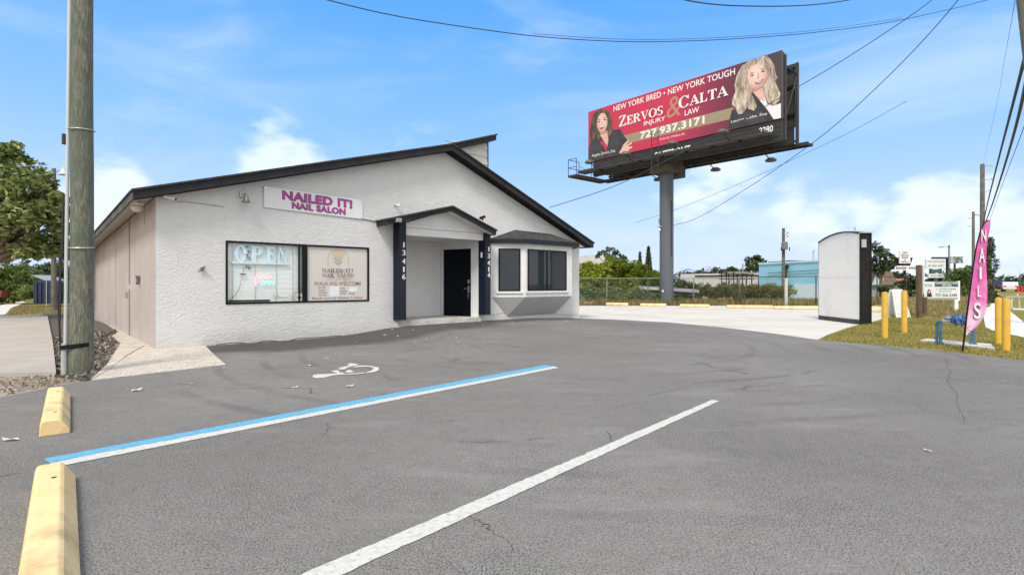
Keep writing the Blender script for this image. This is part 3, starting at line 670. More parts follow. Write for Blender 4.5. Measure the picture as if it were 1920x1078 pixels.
# things standing or hanging in the window
def on_shop(o): o.matrix_world=shop.matrix_basis@o.matrix_basis if False else o.matrix_world; return o
SHM=Matrix.Translation((C0.x,C0.y,0))@Matrix.Rotation(AB,4,'Z')
def SM(M=None): return SHM@M if M is not None else SHM
mb=MB(SM(WM(-.062)))
u0,za=uzp(205,352); u1,zt=uzp(870,150); _,zt=uzp(205,128)
wtot=u1-u0
for i,(ch,fx0,fx1) in enumerate((('O',.0,.225),('P',.285,.51),('E',.57,.75),('N',.80,1.0))):
    ps,ad=serif(ch,.29,.14)
    xs=[q[0] for p in ps for q in p]; mx,Mx=min(xs),max(xs)
    for j,p in enumerate(ps):
        mb.prism([(u0+wtot*(fx0+(q[0]-mx)/(Mx-mx)*(fx1-fx0)),za+.02+q[1]*(zt-za-.02),-.003-.0004*j) for q in p],(0,0,.024))
LBLUE=mat('letter_blue',(.66,.85,.95),.4)
ow=empty('open_letters',SHM@Vector((u0,.055,za)),AB,'pale blue letters spelling OPEN standing on a shelf in the window','open sign')
lo=mb.build('letter_set',LBLUE); 
def adopt(o,root):
    bpy.context.view_layer.update(); o.parent=root; o.matrix_parent_inverse=Matrix.Identity(4)
    inv=(Matrix.Translation(root.location)@root.rotation_euler.to_matrix().to_4x4()).inverted(); o.data.transform(inv); return o
adopt(lo,ow)
mb=MB(SM()); mb.box((u0-.05,.036,za-.012),(u1+.02,.066,za+.018)); adopt(mb.build('shelf',mat('shelf_white',(.72,.76,.76),.5)),ow)
nu0,nz0=uzp(430,640); nu1,nz1=uzp(690,480)
ne=empty('neon_sign',SHM@Vector((nu0,.06,nz0)),AB,'small pink and aqua neon sign reading Nails OPEN, hanging below the blue letters','neon sign')
PINKE=emit_mat('neon_pink',(1,.50,.55),.45); AQUA=emit_mat('neon_aqua',(.40,.9,.82),.4)
mb=MB(SM(WM(-.055))); mb.text('Nails',nu0+.05,(nz0+nz1)/2+.0,(nu1-nu0)*.75,(nz1-nz0)*.46,0,0,.008,.15); mb.text('V',nu0,nz0,(nu1-nu0)*.28,(nz1-nz0)*.62,0,.0,.008,.2)
adopt(mb.build('pink_tube',PINKE),ne)
mb=MB(SM(WM(-.055))); mb.text('OPEN',nu0+(nu1-nu0)*.38,nz0+.02,(nu1-nu0)*.62,(nz1-nz0)*.36,0,.0,.008,.1); adopt(mb.build('aqua_tube',AQUA),ne)
mb=MB(SM()); 
q=[uzp(*p) for p in ((320,405),(312,470),(300,520),(285,590),(265,670),(215,750),(140,820))]
mb.tube([(u,.045,z) for u,z in q],.004,5)
u,z=uzp(310,490); mb.box((u-.05,.038,z-.009),(u+.05,.05,z+.009))
tag(mb.build('hanging_wire',CABLE),'thin black wire with a short bar drooping down the left of the window','wire')
nb=MB(SM()); u0_,za_=uzp(975,825); u1_,zt_=uzp(1045,730); nb.box((u0_,.036,za_),(u1_,.042,zt_))
nt_=empty('notice',SHM@Vector((u0_,.04,za_)),AB,'small white notice with a black print in the lower right corner of the clear pane','notice')
adopt(nb.build('notice_sheet',PLASW),nt_)
nb=MB(SM(WM(-.036))); nb.box((u0_+.02,za_+.05,0),(u1_-.02,za_+.09,.002)); nb.box((u0_+.035,za_+.12,0),(u1_-.045,za_+.15,.002)); adopt(nb.build('notice_print',BLACK),nt_)
mb=MB(SM()); mb.box((WU0+.06,.04,WZ0+.05),(1.86,.066,WZ0+.075))
lf_=[uzp(*p) for p in ((690,730),(700,800),(740,730),(770,780),(840,785),(910,745),(940,830),(955,715),(1040,700))]
tag(mb.build('window_sill_bar',BLACK),'black bar lying along the foot of the clear pane','bar')
mb=MB(SM()); mb.tube([(u,.05,z) for u,z in lf_],.005,5); tag(mb.build('light_string',mat('string_pink',(.48,.25,.27),.6)),'thin pinkish light string looping along the bottom of the clear pane','light string')
pl=MB(SM())
for (x,y) in ((360,160),(375,210),(365,260),(385,300),(370,375),(395,410),(365,395)):
    u,z=uzp(x,y)
    for k in range(5):
        a=rnd.random()*6.3; l=.035+.02*rnd.random(); pl.add([(u,.043,z),(u+l*.5*math.cos(a+.4),.046,z+l*.5*math.sin(a+.4)),(u+l*math.cos(a),.044,z+l*math.sin(a)),(u+l*.5*math.cos(a-.4),.046,z+l*.5*math.sin(a-.4))],[(0,1,2,3)])
tag(pl.build('hanging_plant',mat('plant_dark',(.05,.09,.06),.6)),'small dark green trailing plant hanging between the blue letters O and P','plant')
# ---- recessed porch
RB=(6.66,1.28); RF=(6.985,.02)
mb=MB()
mb.quad((PU0,1.28,.2),(RB[0],1.28,.2),(RB[0],1.28,PZ1+.25),(PU0,1.28,PZ1+.25))
mb.quad((PU0,0,.0),(PU0,1.28,.0),(PU0,1.28,PZ1+.25),(PU0,0,PZ1+.25))
mb.build('porch_wall',SMOOTHW,shop)
dd=Vector((RF[0]-RB[0],RF[1]-RB[1],0)); DL=dd.length; dd.normalize()
DM=MF(Vector((RB[0],RB[1],0)),dd,Vector((dd.y,-dd.x,0)))
# in this frame: x from the back to the front edge, y=z?  -> build with own matrix
nrm_=Vector((dd.y,-dd.x,0)); 
if nrm_.x>0: nrm_=-nrm_
DMX=Matrix(((dd.x,0,nrm_.x,RB[0]),(dd.y,0,nrm_.y,RB[1]),(0,1,0,0),(0,0,0,1)))
DZ0,DZ1=.262,2.03; DX0=.12; DX1=DX0+.95
mb=MB(DMX)
mb.box((0,.2,-.08),(DX0-.05,2.5,0)); mb.box((DX1+.05,.0,-.08),(DL,2.5,0)); mb.box((DX0-.05,DZ1+.05,-.08),(DX1+.05,2.5,0)); mb.build('door_wall',SMOOTHW,shop)
mb=MB(DMX)
mb.box((DX0-.05,.2,-.05),(DX0,DZ1+.05,.02)); mb.box((DX1,.2,-.05),(DX1+.05,DZ1+.05,.02)); mb.box((DX0,DZ1,-.05),(DX1,DZ1+.05,.02)); mb.build('door_frame',TRIMW,shop)
mb=MB(DMX); mb.box((DX0+.004,DZ0,-.055),(DX1-.004,DZ1-.004,-.01)); door=mb.build('door',mat('door_navy',(.0025,.0035,.008),.4,spec=.12),shop)
mb=MB(DMX); x=DX1-.09
mb.box((x-.03,1.12,-.01),(x+.03,1.22,.012)); mb.build('deadbolt',CHROME,door,bevel=.004)
mb=MB(DMX); mb.box((x-.025,.88,-.01),(x+.025,1.06,.008)); mb.tube([(x,.99,.005),(x,.99,.05),(x-.11,.985,.055)],.011,8); mb.tube([(x,.86,.01),(x,.80,.03),(x,.72,.012)],.006,6); mb.build('handle',CHROME,door)
mb=MB(); mb.box((4.55,-.10,.0),(6.97,0,.262)); mb.box((PU0+.002,0,.0),(6.97,1.3,.262)); mb.build('threshold',mat('threshold_conc',(.46,.44,.41),.8,(.58,.56,.53),5,6,grime=(.2,.17,.13),gscale=6),shop)
mb=MB(); mb.box((PU0,.01,PZ1+.02),(6.98,1.28,PZ1+.05)); mb.build('porch_ceiling',SMOOTHW,shop)
mb=MB(); mb.box((4.69,-.20,PZ1),(6.962,0.0,2.47)); 
mb.prism([(4.69,-.20,2.472),(6.962,-.20,2.472),(5.78,-.20,2.83)],(0,.19,0)); ped=mb.build('pediment',SMOOTHW,shop)
mb=MB(); mb.box((4.70,-.208,2.375),(6.955,-.2005,2.395)); mb.build('batten',mat('batten_grey',(.45,.45,.44),.6),ped)
for (u0,u1,z0,z1,t) in ((4.505,4.685,.30,2.50,'13416'),(6.965,7.15,.325,2.46,'13414')):
    mb=MB(); mb.box((u0,-.268,z0),(u1-.0,-.002,z1)); post=mb.build('porch_post',NAVY,shop,bevel=.004)
    mb=MB(); mb.box((u0+.006,-.276,z0+.01),(u1-.006,-.268,z1-.01)); mb.build('post_face',NAVYG,post)
    o=MB(WM(.276))
    zs=[F(755,y,.27)[1] for y in (459,474,490,505,519)] if t=='13416' else [F(913,y,.27)[1] for y in (467,480,493,505,516)]
    for ch,zc in zip(t,zs):
        wd={'1':.03}.get(ch,.075); o.text(ch,(u0+u1)/2-wd/2+.02,zc-.06,wd,.12,.0,.001,.012)
    o.build('house_number',CHROME if False else PLASW,post)
# porch gable roof
pr=[(4.09,2.50),(5.78,2.935),(7.14,2.465)]
def prs(name,off_t,off_b,v0,v1,m,par,ex=0):
    o=MB(); P=[(pr[0][0]-ex,pr[0][1]-ex*.26),pr[1],(pr[2][0]+ex,pr[2][1]-ex*.345)]
    for a,b in ((P[0],P[1]),(P[1],P[2])):
        o.prism([(a[0],v0,a[1]+off_t),(b[0],v0,b[1]+off_t),(b[0],v0,b[1]+off_b),(a[0],v0,a[1]+off_b)],(0,v1-v0,0))
    return o.build(name,m,par)
prf=prs('porch_roof',.012,-.022,-.535,-.004,SHING,shop,.02)
prs('fascia',-.023,-.125,-.5,-.46,FASC,prf); prs('soffit',-.10,-.122,-.459,-.01,SMOOTHW,prf)
mb=MB(); a=pr[0]; mb.box((a[0]-.002,-.459,a[1]-.13),(a[0]+.03,-.01,a[1]-.02)); a=pr[2]; mb.box((a[0]-.03,-.459,a[1]-.13),(a[0]+.002,-.01,a[1]-.02)); mb.build('fascia',FASC,prf)
# ---- bay window
B0=(7.412,0); B1=(8.235,-.42); B2=(10.10,-.42); B3=(10.55,0)
BZ0,BZ1=.76,2.20
bay=empty('bay_window',(0,0,0)); bay.parent=shop
mb=MB(); pl4=[B0,B1,B2,B3]
for a,b in zip(pl4[:-1],pl4[1:]): mb.quad((a[0],a[1],BZ0),(b[0],b[1],BZ0),(b[0],b[1],BZ1),(a[0],a[1],BZ1))
mb.build('bay_wall',TRIMW,bay)
mb=MB(); K0=(7.94,0,.235); K1=(9.82,0,.24)
mb.add([(B0[0],-.001,BZ0),(B1[0],B1[1],BZ0),(B2[0],B2[1],BZ0),(B3[0],-.001,BZ0),K0,K1],[(0,4,1),(1,4,5,2),(2,5,3)]); mb.build('bay_skirt',mat('skirt_grey',(.50,.50,.495),.6,(.46,.46,.45),2,5),bay)
mb=MB(); e=.11
R0=(7.33,.0,2.29); R1=(8.16,-.55,2.30); R2=(10.28,-.55,2.30); R3=(10.72,0,2.29); T0=(8.25,0,2.585); T1=(9.59,0,2.56)
mb.add([R0,R1,R2,R3,T0,T1],[(0,1,4),(1,2,5,4),(2,3,5)]); br=mb.build('bay_roof',SHING,bay)
mb=MB()
for a,b in ((R0,R1),(R1,R2),(R2,R3)):
    mb.quad((a[0],a[1],a[2]-.12),(b[0],b[1],b[2]-.12),(b[0],b[1],b[2]-.004),(a[0],a[1],a[2]-.004))
mb.add([(R0[0],R0[1],2.185),(R1[0],R1[1],2.185),(R2[0],R2[1],2.185),(R3[0],0,2.185)],[(0,1,2,3)])
mb.build('bay_fascia',NAVYG,br)
DGL=bpy.data.materials.new('tinted_glass'); DGL.use_nodes=True
b=DGL.node_tree.nodes['Principled BSDF']; b.inputs['Base Color'].default_value=(.022,.030,.036,1); b.inputs['Roughness'].default_value=.02; b.inputs['IOR'].default_value=1.45
def bay_pane(a,b,f0,f1,z0,z1,mull):
    a=Vector((a[0],a[1],0)); b=Vector((b[0],b[1],0)); d_=(b-a); L_=d_.length; d_.normalize(); nn=Vector((d_.y,-d_.x,0))
    Mx=Matrix(((d_.x,0,nn.x,a.x),(d_.y,0,nn.y,a.y),(0,1,0,0),(0,0,0,1)))
    x0,x1=f0*L_,f1*L_; t=.035
    o=MB(Mx); o.box((x0,z0,0),(x1,z0+t,.022)); o.box((x0,z1-t,0),(x1,z1,.022)); o.box((x0,z0+t,0),(x0+t,z1-t,.022)); o.box((x1-t,z0+t,0),(x1,z1-t,.022))
    for m_ in mull: o.box((m_*L_-.025,z0+t,0),(m_*L_+.025,z1-t,.024))
    fo=o.build('window_frame',BLACK,bay)
    o=MB(Mx); o.box((x0+.01,z0+.01,.002),(x1-.01,z1-.01,.012)); o.build('pane',DGL,bay)
    o=MB(Mx); o.box((x0-.07,z0-.055,.0005),(x1+.07,z0-.002,.035)); o.build('window_sill',TRIMW,bay)
def fr(px):
    r=ray(px,500); # ray in shop frame (u,v)
    du,dv=Vector((r.x,r.y,0)).dot(U),Vector((r.x,r.y,0)).dot(V); o_=Vector((-C0.x,-C0.y,0)); ou,ov=o_.dot(U),o_.dot(V)
    ax,ay=B0; bx,by=B1[0]-B0[0],B1[1]-B0[1]
    det=du*(-by)-dv*(-bx); t=((ax-ou)*(-by)-(ay-ov)*(-bx))/det; 
    return ((ou+du*t-ax)*bx+(ov+dv*t-ay)*by)/(bx*bx+by*by)
bay_pane(B0,B1,fr(934.5),fr(975.5),.915,2.045,[])
lu=B2[0]-B1[0]
bay_pane(B1,B2,(F(989,500,.42)[0]-B1[0])/lu,(F(1061.5,500,.42)[0]-B1[0])/lu,.92,2.045,[(F(1025,500,.42)[0]-B1[0])/lu])
# ---- fixtures hung on the shop: things of their own
def bpt(u,v,z): return SHM@Vector((u,v,z))
def cam_bullet(px,py,label,off=.06):
    u,z=F(px,py,off); r=empty('security_camera',bpt(u,0,z),AB,label,'security camera')
    mb=MB(); mb.tube([(0,0,0.03),(0,-.03,.03)],.04,14); mb.tube([(0,-.03,.03),(0,-.06,.0)],.014,8); mb.build('mount',PLASW,r,smooth='auto')
    mb=MB(); mb.tube([(-.09,-.05,.03),(.05,-.12,-.02),(.06,-.125,-.024)],[.036,.04,.034],14); mb.build('camera_body',PLASW,r,smooth='auto')
    mb=MB(); mb.tube([(.06,-.125,-.024),(.066,-.128,-.026)],.027,14); mb.build('lens',BLACK,r)
    return r
cam_bullet(320,371,'white bullet security camera under the rake at the left corner of the salon')
u,z=F(741,384); r=empty('wall_hook',bpt(u,0,z),AB,'small white bent pipe fitting on the wall left of the porch peak','pipe fitting')
mb=MB(); mb.tube([(0,0,0),(0,-.06,-.02),(.05,-.08,-.02),(.07,-.08,.01)],.018,8); mb.build('pipe_bend',PLASW,r,smooth='auto'); mb=MB(); mb.tube([(0,0,0),(0,-.012,0)],.035,12); mb.build('collar',STEEL,r)
u,z=F(455,371); r=empty('flood_light',bpt(u,0,z),AB,'bare metal bell shaped floodlight on a wall box left of the salon banner','floodlight')
mb=MB(); mb.box((-.06,-.05,.0),(.03,0,.11)); mb.build('wall_box',STEEL,r,bevel=.006); mb=MB(); mb.tube([(0,-.05,.06),(.01,-.12,.08),(.02,-.14,.03)],.014,8); mb.build('arm',STEEL,r)
mb=MB(); mb.lathe([(.02,.04),(.03,.02),(.035,-.03),(.06,-.07),(.085,-.10),(.075,-.10),(.05,-.07)],(.02,-.14,0),18); mb.build('lamp_bell',mat('lamp_metal',(.35,.34,.32),.35,metal=.8),r,smooth='auto')
v,z=S(257,388,-.2); r=empty('dome_light',bpt(-.2,v,ztop(-.2)+dz(v)+.0),AB,'cream dome lamp fixed under the left eave near the salon corner','soffit lamp')
mb=MB(); mb.lathe([(.11,.01),(.11,-.02),(.09,-.03)],(0,0,0),18); mb.build('lamp_base',PLASW,r); mb=MB(); mb.lathe([(.09,-.03),(.095,-.06),(.08,-.11),(.045,-.14),(.01,-.15)],(0,0,0),18); mb.build('lamp_glass',mat('lamp_cream',(.62,.56,.46),.4),r,smooth=True)
u,z=F(747,413.5,.5); r=empty('emergency_light',bpt(u,-.5,z),AB,'small silver oval light on the charcoal fascia at the left end of the porch roof','porch light')
mb=MB(); mb.box((-.075,-.03,-.045),(.075,0,.05)); mb.build('lamp_housing',STEEL,r,bevel=.02); mb=MB(); mb.box((-.055,-.042,-.03),(.055,-.03,.03)); mb.build('lamp_lens',mat('lens_grey',(.25,.25,.24),.2),r,bevel=.008)
u,z=F(905,409,.3); r=empty('security_camera',bpt(u,-.3,z-.03),AB,'black security camera on top of the right slope of the porch roof','security camera')
mb=MB(); mb.tube([(0,0,-.03),(0,0,.03)],.018,8); mb.build('mount',BLK2,r); mb=MB(); mb.tube([(-.08,0,.02),(.07,0,.07)],.036,12); mb.build('camera_body',BLK2,r)
u,z=F(908,478,.2); 
mb=MB(SM()); mb.box((6.948,-.17,z-.07),(6.963,-.11,z+.07)); tag(mb.build('door_chime',PLASW,bevel=.004),'small white chime plate on the left side of the post numbered 13414','door chime')
r=empty('mailbox',bpt(4.98,1.28,1.55),AB,'white wall mailbox with a black catch beside the post numbered 13416','mailbox')
mb=MB(); mb.box((-.14,-.11,-.2),(.14,-.002,.17)); mb.build('mailbox_body',PLASW,r,bevel=.01); mb=MB(); mb.box((-.145,-.125,.12),(.145,-.0,.185)); mb.build('mailbox_lid',PLASW,r,bevel=.01); mb=MB(); mb.box((-.12,-.135,-.10),(.1,-.112,-.07)); mb.build('catch',BLACK,r)
# banner
u0,zt=F(495,349,.02); u1,_=F(680,374,.02); _,zb=F(495,389,.02); _,ztr=F(680,374,.02); _,zbr=F(680,411,.02)
ban=empty('salon_banner',bpt(u0,-.02,zb),AB,'white vinyl banner with magenta lettering hung on the stucco above the shop window','banner sign')
WB=u1-u0; HB=zt-zb; rise=(zbr-zb)/WB
BM=Matrix(((1,0,0,0),(0,0,-1,0),(rise,1,0,0),(0,0,0,1)))
mb=MB(BM); nx,ny=28,6; vs=[];fs=[]
for j in range(ny+1):
    for i in range(nx+1):
        x=WB*i/nx; vs.append((x,HB*j/ny,.004+.006*math.sin(x*5.2)*math.sin(j/ny*3.1)))
for j in range(ny):
    for i in range(nx): a=j*(nx+1)+i; fs.append((a,a+1,a+nx+2,a+nx+1))
mb.add(vs,fs); mb.build('banner_sheet',mat('banner_vinyl',(.72,.72,.75),.35),ban,smooth=True)
MAG=mat('banner_magenta',(.42,.035,.27),.4); DPL=mat('banner_plum',(.12,.008,.10),.4)
for t,x0,y0,x1,y1 in (('NAILED IT!',.17,.50,.875,.90),('NAIL SALON',.262,.13,.80,.40)):
    for bb,zz,m_,nm in ((.055,.012,DPL,'letter_outline'),(.02,.0145,MAG,'lettering')):
        pad=0 if bb<.05 else .012
        o=MB(BM); o.text(t,WB*x0-pad,HB*y0-pad,WB*(x1-x0)+2*pad,HB*(y1-y0)+2*pad,bb,zz,.001); o.build(nm,m_,ban)
mb=MB(BM)
for x in (.03,WB-.03):
    for y in (.03,HB-.03): mb.box((x-.012,y-.012,.008),(x+.012,y+.012,.016))
mb.build('grommet',CHROME,ban)
# concrete broken bits on the wall: small fixture left of the window
u,z=F(379,504); mb=MB(SM()); mb.box((u-.03,-.05,z-.03),(u+.02,0.0,z+.03)); mb.tube([bpt(0,0,0)*0+Vector((u-.02,-.03,z-.02)),Vector((u-.07,-.05,z-.05))],.012,6); mb.tube([Vector((u,-.05,z)),Vector((u+.02,-.1,z+.04))],.016,8)
tag(mb.build('hose_tap',mat('tap_metal',(.22,.21,.2),.5,metal=.5)),'small grey hose tap on the stucco left of the shop window','tap')
# ---------------------------------------------------------------- billboard
bbL=Vector((4.59,32.1,0)); bbR=Vector((11.94,23.6,0)); bd=(bbR-bbL); BL=bd.length; bd.normalize(); bn=Vector((-bd.y,bd.x,0))*-1
if bn.y>0: bn=-bn          # bn: towards the viewer
BZ,BH=8.44,3.01
# solve for where the post stands: 0.95 m behind the face, seen at x=1250
best=min(((abs((bbL+bd*s-bn*.95).x/(bbL+bd*s-bn*.95).y-(1250-CX)/FP)),s) for s in [i*.02 for i in range(560)])[1]
post0=bbL+bd*best-bn*.95
bill=empty('billboard',(post0.x,post0.y,0),math.atan2(bd.y,bd.x),'huge billboard on one grey steel post, its red law firm advert showing two women','billboard')
# local frame of the billboard: x along the board, y away from the viewer, z up
BO=-best
yf=-.95   # face plane
assert True
def BM2(y=yf): # drawing frame on the face: x=s, y=t, n=towards viewer
    return Matrix(((1,0,0,BO),(0,0,-1,y),(0,1,0,BZ),(0,0,0,1)))
def BB(px,py):
    r=ray(px,py); o=bbL; t=(o-O).dot(bn)/r.dot(bn); p=O+r*t; dd_=p-bbL; return Vector((dd_.x,dd_.y,0)).dot(bd),p.z-BZ
def Z4(x,y): return BB(1060+x/3.85,80+y/3.85)
def Z5(x,y): return BB(1080+x/4.49,80+y/4.49)
def Z6(x,y): return BB(1280+x/4.49,80+y/4.49)
GSTEEL=mat('post_grey',(.085,.095,.11),.5,(.11,.12,.135),1.2,6,grime=(.06,.065,.07),gscale=1.2)
DST=mat('dark_steel',(.02,.019,.018),.7,(.04,.037,.033),3,6)
RUST=mat('grating_brown',(.05,.042,.032),.8,(.11,.09,.065),3,7)
mb=MB(); mb.lathe([(.37,-.05),(.37,7.1),(.36,7.6)],(0,0,0),32); post=mb.build('post',GSTEEL,bill,smooth='auto')
mb=MB(); mb.tube([(.36,-.1,2.6),(.36,-.1,5.6)],.035,8); mb.tube([(-.36,-.12,.3),(-.36,-.12,1.3)],.02,6); mb.build('conduit',DST,post)
mb=MB(); mb.box((-.26,-.42,4.38),(-.18,-.36,4.68)); mb.box((-.3,-.45,4.2),(-.02,-.36,4.24)); mb.build('meter_box',STEEL,post)
mb=MB(); mb.lathe([(.07,0),(.08,.04),(.05,.1)],(-.14,-.46,4.0),10); mb.box((-.02,-.40,.68),(.06,-.37,.8)); mb.build('lamp',PLASW,post)
mb=MB(); mb.box((-.62,-.75,7.1),(.62,.75,7.75)); mb.box((-.75,.3,6.95),(.55,1.0,7.7)); mb.build('post_head',RUST,bill,bevel=.02)
S0,S1=BO,BO+BL
GRAD=bpy.data.materials.new('advert_red'); GRAD.use_nodes=True
nt=GRAD.node_tree; N,M_,L_,mix,ramp=nodes_of(nt); g=N('ShaderNodeTexCoord'); s_=N('ShaderNodeSeparateXYZ'); L_(g.outputs['Object'],s_.inputs[0])
mr=N('ShaderNodeMapRange'); mr.inputs[1].default_value=S0; mr.inputs[2].default_value=S1; L_(s_.outputs[0],mr.inputs[0])
c_=ramp(mr.outputs[0],(0,(.48,.018,.052)),(.5,(.50,.018,.065)),(.72,(.20,.016,.048)),(.84,(.075,.018,.034)),(1,(.05,.034,.036)))
L_(c_,nt.nodes['Principled BSDF'].inputs['Base Color']); nt.nodes['Principled BSDF'].inputs['Roughness'].default_value=.45
mb=MB(); mb.box((S0,yf,BZ),(S1,yf+.12,BZ+BH)); panel=mb.build('advert_panel',GRAD,bill)
mb=MB(); mb.box((S0,yf+.121,BZ+.0),(S1,yf+.25,BZ+BH-.03)); mb.build('panel_backing',DST,bill)
def clip(p): return (min(max(p[0],.012),BL-.012),min(max(p[1],.012),BH-.012))
def art(name,zf,polys,m,z):
    o=MB(BM2()); 
    for pl in polys: o.flat([clip(zf(*p)) for p in pl],z,.0008)
    return o.build(name,m,panel)
def curl(zf,line,wd,o,z):
    q=[zf(*p) for p in line]; n=len(q)
    for i in range(n-1):
        a,b=Vector(q[i]),Vector(q[i+1]); d_=(b-a); nn=Vector((-d_.y,d_.x)).normalized(); w0=wd*(1-.6*i/n); w1=wd*(1-.6*(i+1)/n)
        o.flat([clip(a-nn*w0),clip(b-nn*w1),clip(b+nn*w1),clip(a+nn*w0)],z,.0003)
SKIN=mat('print_skin',(.62,.36,.29),.5,(.70,.45,.37),1.5,3); SKIN2=mat('print_skin_shade',(.42,.21,.17),.5)
HAIRD=mat('print_dark_hair',(.028,.017,.013),.5,(.09,.05,.035),3,8,.42,.7,stretch=(2,1,.5)); HAIRL=mat('print_lock',(.14,.07,.045),.5)
BLND=mat('print_blonde',(.25,.18,.13),.5,(.52,.42,.33),2.2,8,.35,.65,stretch=(2.2,1,.45)); BLND2=mat('print_blonde_light',(.62,.52,.42),.5); BLND3=mat('print_blonde_shade',(.15,.085,.055),.5)
JACK=mat('print_jacket',(.018,.017,.02),.5,(.045,.042,.048),2,6); BLOUSE=mat('print_blouse',(.70,.68,.68),.5); LIPS=mat('print_lips',(.32,.03,.04),.5); EYE=mat('print_eye',(.02,.015,.015),.5)
CREAM=mat('print_cream',(.74,.72,.69),.5); GOLD=mat('print_gold',(.29,.23,.14),.5); COPP=mat('print_copper',(.42,.20,.13),.5)
def print_skin(name,zf,cx_,cy_,rx,rz,cols):
    m=bpy.data.materials.new(name); m.use_nodes=True; nt=m.node_tree; N,M_,L,mix,ramp=nodes_of(nt); b=nt.nodes['Principled BSDF']; b.inputs['Roughness'].default_value=.5
    s_,t_=zf(cx_,cy_); mp=N('ShaderNodeMapping',vector_type='TEXTURE'); mp.inputs['Location'].default_value=(BO+s_,0,BZ+t_); mp.inputs['Scale'].default_value=(rx,100,rz)
    L(N('ShaderNodeTexCoord').outputs['Object'],mp.inputs[0]); ln=N('ShaderNodeVectorMath',operation='LENGTH'); L(mp.outputs[0],ln.inputs[0])
    n=N('ShaderNodeTexNoise',i_Scale=3.0,i_Detail=3.0); L(N('ShaderNodeTexCoord').outputs['Object'],n.inputs['Vector'])
    L(ramp(M_('ADD',ln.outputs['Value'],M_('MULTIPLY',M_('SUBTRACT',n.outputs[0],.5),.25)),(.15,cols[0]),(.62,cols[1]),(1.0,cols[2])),b.inputs['Base Color']); return m
def print_hair(name,cols,sx,sz,sc_,dist):
    m=bpy.data.materials.new(name); m.use_nodes=True; nt=m.node_tree; N,M_,L,mix,ramp=nodes_of(nt); b=nt.nodes['Principled BSDF']; b.inputs['Roughness'].default_value=.5
    P=N('ShaderNodeTexCoord').outputs['Object']; mp=N('ShaderNodeMapping'); mp.inputs['Scale'].default_value=(sx,0,sz); L(P,mp.inputs[0])
    n=N('ShaderNodeTexNoise',i_Scale=sc_,i_Detail=5.0,i_Roughness=.55,i_Distortion=dist); L(mp.outputs[0],n.inputs['Vector'])
    L(ramp(n.outputs[0],*zip((.30,.44,.54,.68),cols)),b.inputs['Base Color']); return m
HAIRB=print_hair('print_blonde_waves',((.13,.085,.06),(.33,.25,.19),(.50,.40,.31),(.72,.63,.53)),2.6,.75,1.5,1.5)
HAIRK=print_hair('print_dark_waves',((.015,.01,.009),(.045,.028,.021),(.085,.05,.036),(.17,.10,.07)),2.6,.75,1.9,1.2)
SKR=print_skin('print_skin_right',Z6,618,262,.62,.80,((.74,.53,.46),(.66,.42,.35),(.40,.22,.17)))
SKL=print_skin('print_skin_left',Z5,222,665,.45,.75,((.72,.50,.43),(.62,.38,.31),(.36,.19,.14)))
art('gold_band',Z4,[[(420,672),(1215,468),(1215,548),(470,725),(440,700)]],GOLD,.001)
art('hair',Z5,[[(150,600),(185,568),(235,560),(280,590),(300,650),(305,710),(325,760),(320,830),(285,850),(200,830),(165,870),(130,870),(112,800),(122,700),(135,640)]],HAIRK,.003)
art('jacket',Z5,[[(105,890),(130,830),(180,800),(215,860),(255,930),(262,880),(275,800),(320,735),(375,730),(400,780),(430,820),(440,850),(400,900),(370,950),(250,985),(104,1012)]],JACK,.006)
art('neck',Z5,[[(200,750),(265,740),(275,820),(265,880),(245,850),(212,790)]],SKIN2,.008)
art('face',Z5,[[(178,655),(190,620),(215,594),(245,598),(264,635),(268,680),(260,722),(240,752),(222,766),(205,762),(188,735),(175,700)]],SKL,.010)
art('chest',Z5,[[(205,780),(262,760),(272,815),(264,862),(240,835)]],SKIN,.010)
art('hand',Z5,[[(362,930),(385,895),(400,860),(440,820),(446,838),(415,868),(470,838),(474,852),(430,878),(476,876),(474,890),(432,903),(455,905),(440,918),(400,937)]],SKIN,.010)
art('lips',Z5,[[(198,724),(212,717),(232,714),(240,712),(228,726),(210,732)]],LIPS,.016)
art('eyes',Z5,[[(184,670),(196,662),(208,664),(198,672)],[(228,652),(242,645),(256,648),(244,656)],[(182,654),(196,646),(210,650),(196,651)],[(226,638),(243,630),(258,634),(243,635)]],EYE,.016)
# right-hand portrait
art('hair',Z6,[[(560,150),(620,112),(690,106),(740,140),(775,200),(780,255),(800,300),(775,320),(800,380),(822,430),(815,485),(780,530),(740,530),(715,500),(690,430),(650,500),(640,560),(600,575),(540,560),(500,612),(468,605),(440,545),(415,525),(422,465),(445,420),(437,360),(455,280),(500,195)]],HAIRB,.003)
art('jacket',Z6,[[(383,722),(400,625),(420,560),(465,606),(505,600),(540,550),(555,440),(590,420),(640,480),(700,550),(760,645),(600,692),(430,725)]],JACK,.006)
art('neck',Z6,[[(585,385),(680,350),(692,430),(702,475),(690,525),(640,475),(598,430)]],SKIN2,.008)
art('blouse',Z6,[[(650,490),(690,455),(715,520),(760,535),(828,512),(828,645),(768,648),(705,555)]],BLOUSE,.009)
art('face',Z6,[[(548,240),(570,200),(612,178),(665,186),(704,222),(722,280),(706,335),(670,375),(620,398),(585,386),(560,350),(545,300)]],SKR,.011)
art('hair_front',Z6,[[(540,285),(548,240),(575,205),(612,186),(650,180),(690,205),(712,240),(726,300),(735,270),(715,205),(680,165),(625,150),(560,175),(520,240),(515,330),(540,400),(545,340)],[(385+135,440),(560,400),(600,470),(625,540),(600,575),(555,560),(530,510)]],HAIRB,.0115)
art('hair_front',Z6,[[(700,350),(722,300),(750,330),(790,400),(815,470),(780,525),(735,520),(705,440)]],HAIRB,.0115)
art('chest',Z6,[[(600,420),(670,385),(690,440),(686,500),(650,475),(620,450)]],SKIN,.011)
